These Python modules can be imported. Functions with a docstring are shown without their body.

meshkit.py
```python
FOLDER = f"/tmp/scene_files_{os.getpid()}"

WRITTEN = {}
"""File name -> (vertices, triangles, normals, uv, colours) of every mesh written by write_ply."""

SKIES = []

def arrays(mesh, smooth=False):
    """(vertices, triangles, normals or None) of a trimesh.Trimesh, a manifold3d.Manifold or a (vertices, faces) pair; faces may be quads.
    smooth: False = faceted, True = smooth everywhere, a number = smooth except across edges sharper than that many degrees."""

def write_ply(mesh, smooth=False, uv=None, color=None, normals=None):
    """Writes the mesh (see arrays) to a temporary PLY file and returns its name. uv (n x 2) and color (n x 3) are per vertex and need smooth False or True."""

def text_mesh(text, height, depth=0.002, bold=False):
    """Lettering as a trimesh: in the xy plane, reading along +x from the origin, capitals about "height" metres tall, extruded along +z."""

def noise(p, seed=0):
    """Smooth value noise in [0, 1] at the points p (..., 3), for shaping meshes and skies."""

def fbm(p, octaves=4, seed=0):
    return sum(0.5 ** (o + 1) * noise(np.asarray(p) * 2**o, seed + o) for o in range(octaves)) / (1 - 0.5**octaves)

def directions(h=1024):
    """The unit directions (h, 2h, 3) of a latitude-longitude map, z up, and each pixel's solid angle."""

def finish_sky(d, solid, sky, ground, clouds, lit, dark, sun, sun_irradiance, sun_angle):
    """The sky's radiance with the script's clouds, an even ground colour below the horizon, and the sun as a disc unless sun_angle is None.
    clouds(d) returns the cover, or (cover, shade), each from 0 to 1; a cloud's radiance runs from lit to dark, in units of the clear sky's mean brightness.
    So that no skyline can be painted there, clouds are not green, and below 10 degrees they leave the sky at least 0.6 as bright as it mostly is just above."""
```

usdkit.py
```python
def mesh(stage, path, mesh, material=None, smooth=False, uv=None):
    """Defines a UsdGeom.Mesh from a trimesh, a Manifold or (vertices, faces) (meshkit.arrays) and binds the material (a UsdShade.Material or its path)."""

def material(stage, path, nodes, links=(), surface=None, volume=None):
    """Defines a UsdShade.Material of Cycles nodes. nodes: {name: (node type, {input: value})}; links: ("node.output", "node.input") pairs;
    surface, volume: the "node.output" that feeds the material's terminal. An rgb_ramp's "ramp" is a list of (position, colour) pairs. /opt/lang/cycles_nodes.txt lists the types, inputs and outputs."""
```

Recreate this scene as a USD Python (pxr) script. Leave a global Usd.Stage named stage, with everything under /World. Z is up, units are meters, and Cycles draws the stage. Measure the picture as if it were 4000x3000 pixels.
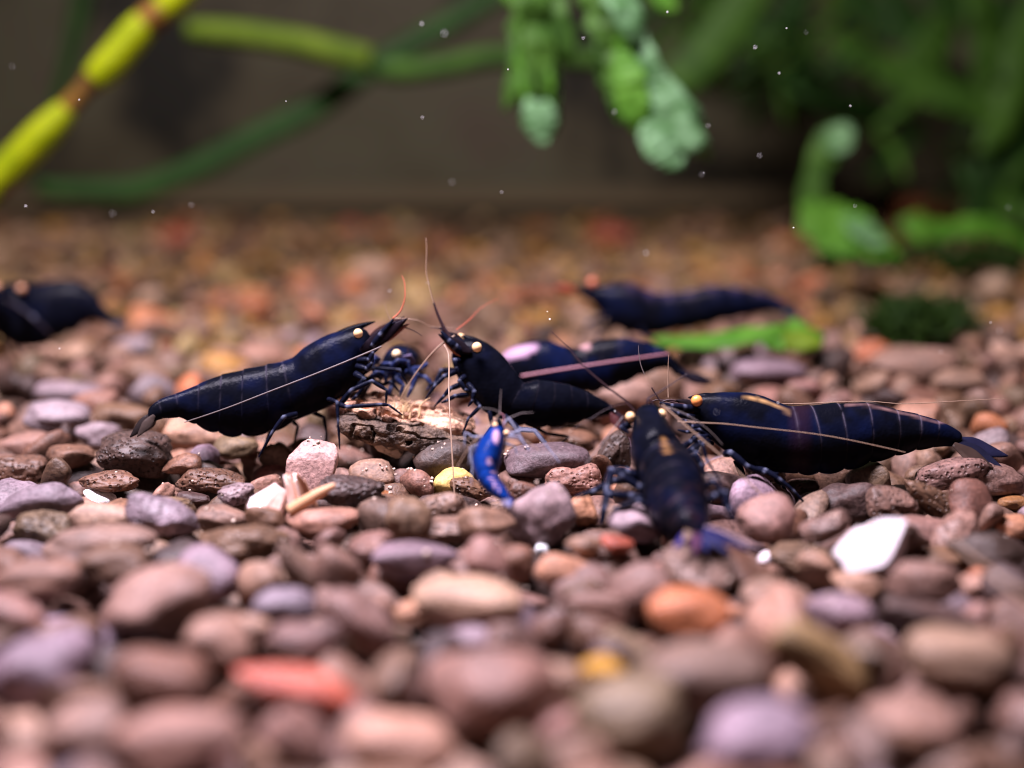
import math, random
import numpy as np, trimesh
import usdkit, meshkit
from pxr import Usd, UsdGeom, UsdLux, UsdShade, Gf, Sdf, Vt
from scipy.interpolate import PchipInterpolator

random.seed(7)
RNG = np.random.default_rng(7)
stage = Usd.Stage.CreateInMemory()
UsdGeom.SetStageUpAxis(stage, UsdGeom.Tokens.z)
UsdGeom.SetStageMetersPerUnit(stage, 1.0)
UsdGeom.Xform.Define(stage, '/World')
UsdGeom.Scope.Define(stage, '/World/Looks')

# ------------------------------------------------------------------ camera
F, CX, CY, HORIZON = 5495.0, 2000.0, 1500.0, 200.0      # focal length and centre in pixels of the 4000 x 3000 photograph
CAM_H = 0.037                                           # lens height over the gravel
PITCH = math.atan((CY - HORIZON) / F)
EYE = np.array([0.0, 0.0, CAM_H])
FWD = np.array([0.0, math.cos(PITCH), -math.sin(PITCH)])
UPV = np.array([0.0, math.sin(PITCH), math.cos(PITCH)])
RIGHT = np.array([1.0, 0.0, 0.0])
cam = UsdGeom.Camera.Define(stage, '/World/camera')
cam.AddTranslateOp().Set(Gf.Vec3d(*map(float, EYE)))
cam.AddRotateXOp().Set(90.0 - math.degrees(PITCH))
cam.CreateHorizontalApertureAttr(36.0)
cam.CreateVerticalApertureAttr(27.0)
cam.CreateFocalLengthAttr(36.0 * F / 4000.0)
cam.CreateClippingRangeAttr(Gf.Vec2f(0.002, 10.0))
cam.CreateFStopAttr(10.0)
cam.CreateFocusDistanceAttr(0.1262)
cam.CreateExposureAttr(0.10)

# ------------------------------------------------------------------ lamps: the strip lamp over the tank, weak light of the room in front
def rect(path, pos, target, w, h, intensity, color):
    l = UsdLux.RectLight.Define(stage, path)
    z = np.array(pos, float) - np.array(target, float); z /= np.linalg.norm(z)
    x = np.cross([0, 1, 0.001], z); x /= np.linalg.norm(x); y = np.cross(z, x)
    m = Gf.Matrix4d(*map(float, [*x, 0, *y, 0, *z, 0, *pos, 1]))
    l.AddTransformOp().Set(m)
    l.CreateWidthAttr(w); l.CreateHeightAttr(h); l.CreateIntensityAttr(intensity); l.CreateColorAttr(Gf.Vec3f(*color))
    return l
rect('/World/tank_lamp', (-0.050, 0.106, 0.172), (-0.018, 0.090, 0.0), 0.13, 0.024, 190.0, (1.0, 0.89, 1.45))
rect('/World/room_light', (0.10, -0.35, 0.30), (0.0, 0.14, 0.0), 0.5, 0.5, 0.05, (0.75, 0.75, 1.4))

# ------------------------------------------------------------------ pixels of the photograph to points of the place
def ray(px, py):
    return FWD + RIGHT * ((px - CX) / F) + UPV * ((CY - py) / F)
def P(px, py, t):
    return EYE + ray(px, py) * t
def on_plane(px, py, z=0.0):
    d = ray(px, py)
    return EYE + d * ((z - CAM_H) / d[2])
def depth_at(py, z=0.0):
    return (z - CAM_H) / ray(CX, py)[2]
def project(p):
    d = np.asarray(p, float) - EYE
    t = d @ FWD
    return CX + F * (d @ RIGHT) / t, CY - F * (d @ UPV) / t, t

# ------------------------------------------------------------------ materials
def mat(name, nodes, links, **kw):
    return usdkit.material(stage, '/World/Looks/' + name, nodes, links, **kw)

def stone_material(name, pitted=False, rough=0.48, spec=0.34, contrast=1.0):
    nodes = {
        'geo': ('geometry', {}), 'own': ('attribute', {'attribute': 'pigment'}),
        'big': ('noise_texture', {'scale': 330.0, 'detail': 4.0, 'roughness': 0.6}),
        'fine': ('noise_texture', {'scale': 2600.0, 'detail': 5.0, 'roughness': 0.65}),
        'blotch': ('rgb_ramp', {'ramp': [(0.30, (1 - .36 * contrast,) * 3), (0.52, (1, 1, 1)), (0.72, (1 + .36 * contrast,) * 3)]}),
        'grain': ('rgb_ramp', {'ramp': [(0.33, (0.50, 0.47, 0.47)), (0.52, (1.0, 1.0, 1.0)), (0.70, (1.40, 1.36, 1.32))]}),
        'mb': ('mix', {'mix_type': 'multiply', 'fac': 1.0}), 'mul': ('mix', {'mix_type': 'multiply', 'fac': 0.9 * contrast}),
        'p': ('principled_bsdf', {'roughness': rough, 'specular_ior_level': spec}),
        'bump': ('bump', {'strength': 0.8, 'distance': 0.00016}),
    }
    links = [('geo.position', 'big.vector'), ('geo.position', 'fine.vector'), ('big.fac', 'blotch.fac'), ('fine.fac', 'grain.fac'),
             ('own.color', 'mb.color1'), ('blotch.color', 'mb.color2'), ('mb.color', 'mul.color1'), ('grain.color', 'mul.color2'), ('bump.normal', 'p.normal')]
    out = 'mul.color'
    if pitted:
        nodes['vo'] = ('voronoi_texture', {'scale': 2300.0, 'feature': 'f1', 'randomness': 1.0})
        nodes['pit'] = ('rgb_ramp', {'ramp': [(0.16, (0, 0, 0)), (0.42, (1, 1, 1))]})
        nodes['hole'] = ('rgb_ramp', {'ramp': [(0.0, (.45, .40, .38)), (0.6, (1, 1, 1))]})
        nodes['hm'] = ('mix', {'mix_type': 'multiply', 'fac': 0.9})
        nodes['ad'] = ('math', {'math_type': 'multiply_add', 'value2': 0.35})
        nodes['bump'] = ('bump', {'strength': 0.8, 'distance': 0.00022})
        links += [('geo.position', 'vo.vector'), ('vo.distance', 'pit.fac'), ('pit.color', 'hole.fac'), ('mul.color', 'hm.color1'), ('hole.color', 'hm.color2'),
                  ('fine.fac', 'ad.value1'), ('pit.color', 'ad.value3'), ('ad.value', 'bump.height')]
        out = 'hm.color'
    else:
        links += [('fine.fac', 'bump.height')]
    links += [(out, 'p.base_color')]
    return mat(name, nodes, links, surface='p.BSDF')

COLOURS = {  # key: (word, base colour)
    'mv': ('mauve', (.190, .112, .088)), 'br': ('brown', (.130, .070, .046)), 'db': ('dark brown', (.058, .036, .030)),
    'gl': ('lilac grey', (.210, .152, .166)), 'tn': ('tan', (.250, .148, .105)), 'cr': ('cream', (.360, .235, .175)),
    'pk': ('pink', (.255, .140, .105)), 'pp': ('pale pink', (.470, .290, .250)), 'wh': ('white', (.930, .890, .890)), 'or': ('orange', (.360, .140, .075)),
    'rd': ('red', (.310, .085, .062)), 'ol': ('olive brown', (.150, .098, .062)), 'yl': ('yellow', (.430, .240, .050)), 'pc': ('peach', (.380, .190, .120)),
    'gd': ('golden brown', (.340, .185, .062)), 'lg': ('pale grey', (.370, .285, .285)), 'ob': ('orange brown', (.270, .125, .055)), 'py': ('pale yellow', (.660, .460, .170)), 'ty': ('dull yellow', (.320, .215, .100)),
}
STONE = {}
SMOOTH, PITTED, GLOSSY, WHITE = stone_material('stone_smooth'), stone_material('stone_pitted', True), stone_material('stone_glossy', rough=.33, spec=.25), stone_material('quartz', rough=.3, spec=.25, contrast=.3)
for k in COLOURS:
    STONE[k] = WHITE if k == 'wh' else GLOSSY if k in ('or', 'rd', 'yl') else SMOOTH
    STONE[k + '*'] = PITTED
mix_steps = [('mv', .34), ('br', .24), ('tn', .08), ('db', .12), ('pk', .06), ('gl', .07), ('ol', .05), ('cr', .012), ('pc', .01), ('or', .008)]
far_steps = [('tn', .20), ('ol', .22), ('br', .20), ('gd', .13), ('ty', .12), ('or', .05), ('cr', .06), ('pc', .02)]
def own_colour(key, seed):
    rs = np.random.default_rng(seed); c = np.array(COLOURS[key.strip('*')][1]); c = np.maximum(c.mean() + (c - c.mean()) * 1.12, .012) * (1.0 if key in ('wh', 'pp', 'lg') else .93)
    return np.clip(c * math.exp(rs.normal(0, .14)) * (1 + rs.normal(0, .035, 3)), .01, .95)

def pigment_material(name, rough=0.25, spec=0.5, coat=0.0, bump=0.0):
    nodes = {'a': ('attribute', {'attribute': 'pigment'}), 'c': ('attribute', {'attribute': 'clear'}),
             'p': ('principled_bsdf', {'roughness': rough, 'specular_ior_level': spec, 'coat_weight': coat, 'coat_roughness': 0.12}),
             'geo': ('geometry', {}), 'n': ('noise_texture', {'scale': 3500.0, 'detail': 3.0}), 'b': ('bump', {'strength': bump, 'distance': 0.00006}),
             'inv': ('math', {'math_type': 'subtract', 'value1': 1.0})}
    return mat(name, nodes, [('a.color', 'p.base_color'), ('geo.position', 'n.vector'), ('n.fac', 'b.height'), ('b.normal', 'p.normal'),
                             ('c.fac', 'inv.value2'), ('inv.value', 'p.alpha')], surface='p.BSDF')
SHELL = pigment_material('shrimp_shell', 0.24, 0.028, 0.0, 0.6)
def plain(name, col, rough=0.4, spec=0.2, **kw):
    return mat(name, {'p': ('principled_bsdf', {'base_color': col, 'roughness': rough, 'specular_ior_level': spec, **kw})}, [], surface='p.BSDF')
EYE_MAT = {
    'gold': plain('eye_gold', (.95, .60, .30), .2, .5), 'orange': plain('eye_orange', (.95, .33, .09), .2, .5),
    'red': plain('eye_red', (.55, .15, .08), .3, .4),
    'dim': plain('eye_dim', (.42, .20, .11), .3, .4), 'pale': plain('eye_pale', (.85, .62, .36), .3, .5)}
WHIP = {'dark': plain('whip_dark', (.035, .018, .022), .35), 'tan': plain('whip_tan', (.30, .195, .135), .35),
        'grey': plain('whip_grey', (.15, .12, .115), .35), 'pink': plain('whip_pink', (.44, .20, .24), .35), 'red': plain('whip_red', (.5, .12, .07), .4)}

def leaf_material(name, dark, light, scale=260.0, trans=0.35, rough=0.45, spec=0.12):
    nodes = {'geo': ('geometry', {}), 'n': ('noise_texture', {'scale': scale, 'detail': 4.0, 'roughness': 0.6}),
             'r': ('rgb_ramp', {'ramp': [(0.33, dark), (0.66, light)]}),
             'p': ('principled_bsdf', {'roughness': rough, 'specular_ior_level': spec}), 't': ('translucent_bsdf', {}),
             'f': ('noise_texture', {'scale': scale * 6, 'detail': 3.0}), 'b': ('bump', {'strength': 0.5, 'distance': 0.0004}),
             'm': ('mix_closure', {'fac': trans})}
    return mat(name, nodes, [('geo.position', 'n.vector'), ('geo.position', 'f.vector'), ('n.fac', 'r.fac'), ('r.color', 'p.base_color'), ('r.color', 't.color'),
                             ('f.fac', 'b.height'), ('b.normal', 'p.normal'), ('p.BSDF', 'm.closure1'), ('t.BSDF', 'm.closure2')], surface='m.closure')
LEAF = {
    'lime': leaf_material('leaf_lime', (.24, .31, .003), (.38, .44, .006)),
    'node': leaf_material('stem_node', (.10, .055, .02), (.24, .12, .018)),
    'mid': leaf_material('leaf_mid', (.030, .080, .012), (.065, .15, .02)),
    'olive': leaf_material('leaf_olive', (.085, .15, .010), (.15, .23, .018)),
    'deep': leaf_material('leaf_deep', (.014, .042, .009), (.028, .078, .015)),
    'bright': leaf_material('leaf_bright', (.045, .15, .025), (.20, .38, .18), 420.0, spec=.32),
    'fresh': leaf_material('leaf_fresh', (.05, .17, .012), (.11, .27, .03)),
    'moss': leaf_material('moss', (.012, .035, .006), (.035, .07, .012)),
}

# ------------------------------------------------------------------ prims
TAKEN = {}
def free(parent, name):
    k = (parent, name); n = TAKEN.get(k, 0); TAKEN[k] = n + 1
    return f'{parent}/{name}' if n == 0 else f'{parent}/{name}_{n:03d}'
def keys(prim, label=None, cat=None, group=None, kind=None):
    for k, v in (('label', label), ('category', cat), ('group', group), ('kind', kind)):
        if v: prim.SetCustomDataByKey(k, v)
def thing(name, base, label, cat, group=None):
    x = UsdGeom.Xform.Define(stage, free('/World', name)); x.AddTranslateOp().Set(Gf.Vec3d(*map(float, base)))
    keys(x.GetPrim(), label, cat, group)
    return x.GetPrim(), np.asarray(base, float)
def part(parent, name, mesh, material, label=None, smooth=True, pigment=None, clear=None):
    prim, base = parent
    v, f = np.asarray(mesh[0], float) - base, np.asarray(mesh[1], int)
    m = usdkit.mesh(stage, free(str(prim.GetPath()), name), (v, f), material, smooth=smooth)
    api = UsdGeom.PrimvarsAPI(m)
    if pigment is not None:
        api.CreatePrimvar('pigment', Sdf.ValueTypeNames.Color3fArray, 'vertex').Set(Vt.Vec3fArray.FromNumpy(np.asarray(pigment, np.float32)))
        api.CreatePrimvar('clear', Sdf.ValueTypeNames.FloatArray, 'vertex').Set(Vt.FloatArray.FromNumpy(np.asarray(clear if clear is not None else np.zeros(len(v)), np.float32)))
    if label: m.GetPrim().SetCustomDataByKey('label', label)
    return m.GetPrim(), base
def single(name, mesh, material, label=None, cat=None, group=None, kind=None, base=None, smooth=True, pigment=None):
    v, f = np.asarray(mesh[0], float), np.asarray(mesh[1], int)
    b = v.mean(0) if base is None else np.asarray(base, float)
    m = usdkit.mesh(stage, free('/World', name), (v - b, f), material, smooth=smooth)
    if pigment is not None:
        UsdGeom.PrimvarsAPI(m).CreatePrimvar('pigment', Sdf.ValueTypeNames.Color3fArray, 'vertex').Set(Vt.Vec3fArray.FromNumpy(np.asarray(np.broadcast_to(pigment, v.shape), np.float32)))
    UsdGeom.Xformable(m).AddTranslateOp().Set(Gf.Vec3d(*map(float, b)))
    keys(m.GetPrim(), label, cat, group, kind)
    return m.GetPrim()

# ------------------------------------------------------------------ shapes
def unit(v):
    v = np.asarray(v, float); return v / (np.linalg.norm(v, axis=-1, keepdims=True) + 1e-15)
def outward(v, f):
    a, c, d = v[f[:, 0]], v[f[:, 1]], v[f[:, 2]]
    return f[:, ::-1] if np.einsum('ij,ij->i', a - v.mean(0), np.cross(c - a, d - a)).sum() < 0 else f
def join(meshes):
    vs, fs, n = [], [], 0
    for v, f in meshes:
        vs.append(v); fs.append(np.asarray(f) + n); n += len(v)
    return np.vstack(vs), np.vstack(fs)
def loft(C, U, S, m=24, shape=None):
    """Rings C + S cos + U sin, closed by a point at each end. shape(sin, cos, ring fraction) gives factors for cos and sin."""
    n = len(C); a = np.arange(m) * 2 * np.pi / m
    c, s = np.cos(a), np.sin(a)
    V = np.zeros((n, m, 3))
    for i in range(n):
        cc, ss = shape(c, s, i) if shape else (c, s)
        V[i] = C[i] + cc[:, None] * S[i] + ss[:, None] * U[i]
    idx = np.arange(n * m).reshape(n, m); nx = np.roll(idx, -1, 1)
    q = np.stack([idx[:-1], nx[:-1], nx[1:], idx[1:]], -1).reshape(-1, 4)
    f = np.vstack([q[:, [0, 1, 2]], q[:, [0, 2, 3]]])
    v = np.vstack([V.reshape(-1, 3), C[:1], C[-1:]])
    f = np.vstack([f, np.stack([nx[0], idx[0], np.full(m, n * m)], 1), np.stack([idx[-1], nx[-1], np.full(m, n * m + 1)], 1)])
    return v, outward(v, f)
def curve(pts, n):
    p = np.asarray(pts, float); d = np.r_[0, np.cumsum(np.linalg.norm(np.diff(p[:, :3], axis=0), axis=1) + 1e-9)]
    return PchipInterpolator(d / d[-1], p, axis=0)(np.linspace(0, 1, n))
def frames(C, up=(0, 0, 1)):
    T = unit(np.gradient(C, axis=0)); S = np.cross(T, np.broadcast_to(np.asarray(up, float), T.shape))
    bad = np.linalg.norm(S, axis=1) < 1e-3
    S[bad] = np.cross(T[bad], [0, 1, 0.0]); S = unit(S); U = unit(np.cross(S, T))
    return T, U, S
def tube(pts, r, n=24, m=6, smooth=True):
    p = np.asarray(pts, float)
    r = np.broadcast_to(np.asarray(r, float), (len(p),)) if np.ndim(r) < 1 or len(np.atleast_1d(r)) == len(p) else np.interp(np.linspace(0, 1, len(p)), np.linspace(0, 1, len(r)), r)
    q = curve(np.c_[p, r], n) if smooth else np.c_[p, r]
    C, R = q[:, :3], q[:, 3:4]
    T, U, S = frames(C)
    return loft(C, U * R, S * R, m)
def ball(c, r, sub=3):
    s = trimesh.creation.icosphere(sub, 1.0)
    return np.array(s.vertices) * np.asarray(r) + np.asarray(c), np.array(s.faces)
ICO = {k: (np.array(trimesh.creation.icosphere(k, 1.0).vertices), np.array(trimesh.creation.icosphere(k, 1.0).faces)) for k in (1, 2, 3, 4)}

def rotation(yaw, normal, roll=0.0):
    n = unit(normal); x = np.array([math.cos(yaw), math.sin(yaw), 0.0]); x = unit(x - n * (x @ n)); y = np.cross(n, x)
    R = np.stack([x, y, n], 1)
    if roll:
        c, s = math.cos(roll), math.sin(roll); R = R @ np.array([[1, 0, 0], [0, c, -s], [0, s, c]])
    return R
def stone_shape(axes, R, seed, sub, rough=0.0, angular=0.0):
    v, f = ICO[sub]
    rs = np.random.default_rng(seed)
    off = rs.uniform(0, 100, 3)
    p = np.abs(rs.normal(2.35, 0.35)) if angular == 0 else 2.6
    d = v / (np.abs(v) ** p).sum(1, keepdims=True) ** (1 / p)           # a superellipsoid
    w = meshkit.noise(v * 1.15 + off, seed % 97) - 0.5
    w2 = meshkit.noise(v * 2.6 + off, seed % 89) - 0.5
    d = d * (1 + 0.44 * w + 0.16 * w2)[:, None]
    if angular:
        for _ in range(9):
            n = unit(rs.normal(size=3)); h = rs.uniform(0.62, 0.86); ex = np.maximum(d @ n - h, 0); d = d - (ex * angular)[:, None] * n
    d[:, 0] *= 1 + 0.28 * rs.uniform(-1, 1) * d[:, 1] * 0.6
    d[:, 2] *= 1 + 0.25 * rs.uniform(-1, 1) * d[:, 0]
    if rough:
        d = d * (1 + rough * (meshkit.fbm(v * 7 + off, 3, seed % 83) - 0.5))[:, None]
    return (d * np.asarray(axes)) @ R.T, f

# ------------------------------------------------------------------ the gravel: every stone is dropped onto what already lies there
X0, X1, Y0, Y1, CELL = -0.165, 0.165, 0.045, 0.335, 0.0004
NX, NY = int((X1 - X0) / CELL), int((Y1 - Y0) / CELL)
HGT = np.full((NY, NX), -0.010); TOP = np.full((NY, NX), -1, int)
BACK_Y = float(on_plane(2000, 850, 0.0)[1])

def footprint(axes, R):
    A = np.linalg.inv(R @ np.diag(np.asarray(axes) ** 2) @ R.T); Sg = R @ np.diag(np.asarray(axes) ** 2) @ R.T
    ex, ey = math.sqrt(Sg[0, 0]), math.sqrt(Sg[1, 1])
    nx, ny = int(ex / CELL) + 1, int(ey / CELL) + 1
    gx, gy = np.meshgrid(np.arange(-nx, nx + 1) * CELL, np.arange(-ny, ny + 1) * CELL)
    b = A[0, 2] * gx + A[1, 2] * gy
    c = A[0, 0] * gx * gx + 2 * A[0, 1] * gx * gy + A[1, 1] * gy * gy - 1
    disc = b * b - A[2, 2] * c; ok = disc > 0; rt = np.sqrt(np.where(ok, disc, 0))
    return nx, ny, ok, (-b - rt) / A[2, 2], (-b + rt) / A[2, 2]
def cell(x, y):
    return int((x - X0) / CELL), int((y - Y0) / CELL)
def window(x, y, nx, ny):
    i, j = cell(x, y)
    if i - nx < 0 or j - ny < 0 or i + nx + 1 > NX or j + ny + 1 > NY: return None
    return slice(j - ny, j + ny + 1), slice(i - nx, i + nx + 1)
def rest_height(H, x, y, fp):
    nx, ny, ok, lo, hi = fp; w = window(x, y, nx, ny)
    return None if w is None else float(np.max(np.where(ok, H[w] - lo, -9)))
def lay(x, y, z, fp, number):
    nx, ny, ok, lo, hi = fp; w = window(x, y, nx, ny)
    if w is None: return
    up = ok & (z + hi > HGT[w])
    HGT[w] = np.where(up, z + hi, HGT[w]); TOP[w] = np.where(up, number, TOP[w])
def slope(x, y, r):
    n = max(2, int(r / CELL)); w = window(x, y, n, n)
    if w is None: return np.array([0, 0, 1.0])
    h = HGT[w]; g = np.arange(-n, n + 1) * CELL
    sx = (h * g[None, :]).sum() / ((g * g).sum() * len(g)); sy = (h * g[:, None]).sum() / ((g * g).sum() * len(g))
    return unit([-sx, -sy, 1.0])
def in_view(x, y, margin=0.007):
    t = y * math.cos(PITCH) + CAM_H * math.sin(PITCH)
    return abs(x) < t * 2000 / F * 1.2 + .008 + margin
STONES = []       # dicts: centre, axes, R, colour key, seed, hand (description or None)
def pick_key(y):
    steps = far_steps if RNG.random() < np.clip((y - .155) / .05, 0, 1) else mix_steps
    p = np.array([s for k, s in steps]); return steps[RNG.choice(len(steps), p=p / p.sum())][0]
def ordinary(n, size, limit, tries=7, ymin=Y0 + .006, ymax=None):
    ymax = (BACK_Y - .003) if ymax is None else ymax
    done = 0
    for _ in range(n * 3):
        if done >= n: break
        best = None
        for _ in range(tries):
            y = math.sqrt(RNG.uniform(ymin ** 2, ymax ** 2)); half = y * .45 + .018
            x = RNG.uniform(-half, half)
            if not in_view(x, y): continue
            w = window(x, y, 4, 4)
            if w is None: continue
            h = HGT[w].mean()
            if best is None or h < best[0]: best = (h, x, y)
        if best is None: continue
        h, x, y = best
        s = size * math.exp(RNG.normal(0, .22))
        axes = np.array([s * RNG.uniform(.95, 1.35), s * RNG.uniform(.75, 1.0), s * RNG.uniform(.48, .75)])
        R = rotation(RNG.uniform(0, 6.28), slope(x, y, s) + RNG.normal(0, .14, 3), 0)
        fp = footprint(axes, R); z = rest_height(HGT, x, y, fp)
        if z is None or z + axes[2] > limit: continue
        z -= axes[2] * .10
        lay(x, y, z, fp, len(STONES))
        STONES.append(dict(c=np.array([x, y, z]), axes=axes, R=R, key=pick_key(y), seed=int(RNG.integers(1e9)), hand=None))
        done += 1

ordinary(2900, .0030, -0.0012, tries=5)
ordinary(1950, .0027, -0.0006, tries=9)
BED = HGT.copy()

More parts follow.
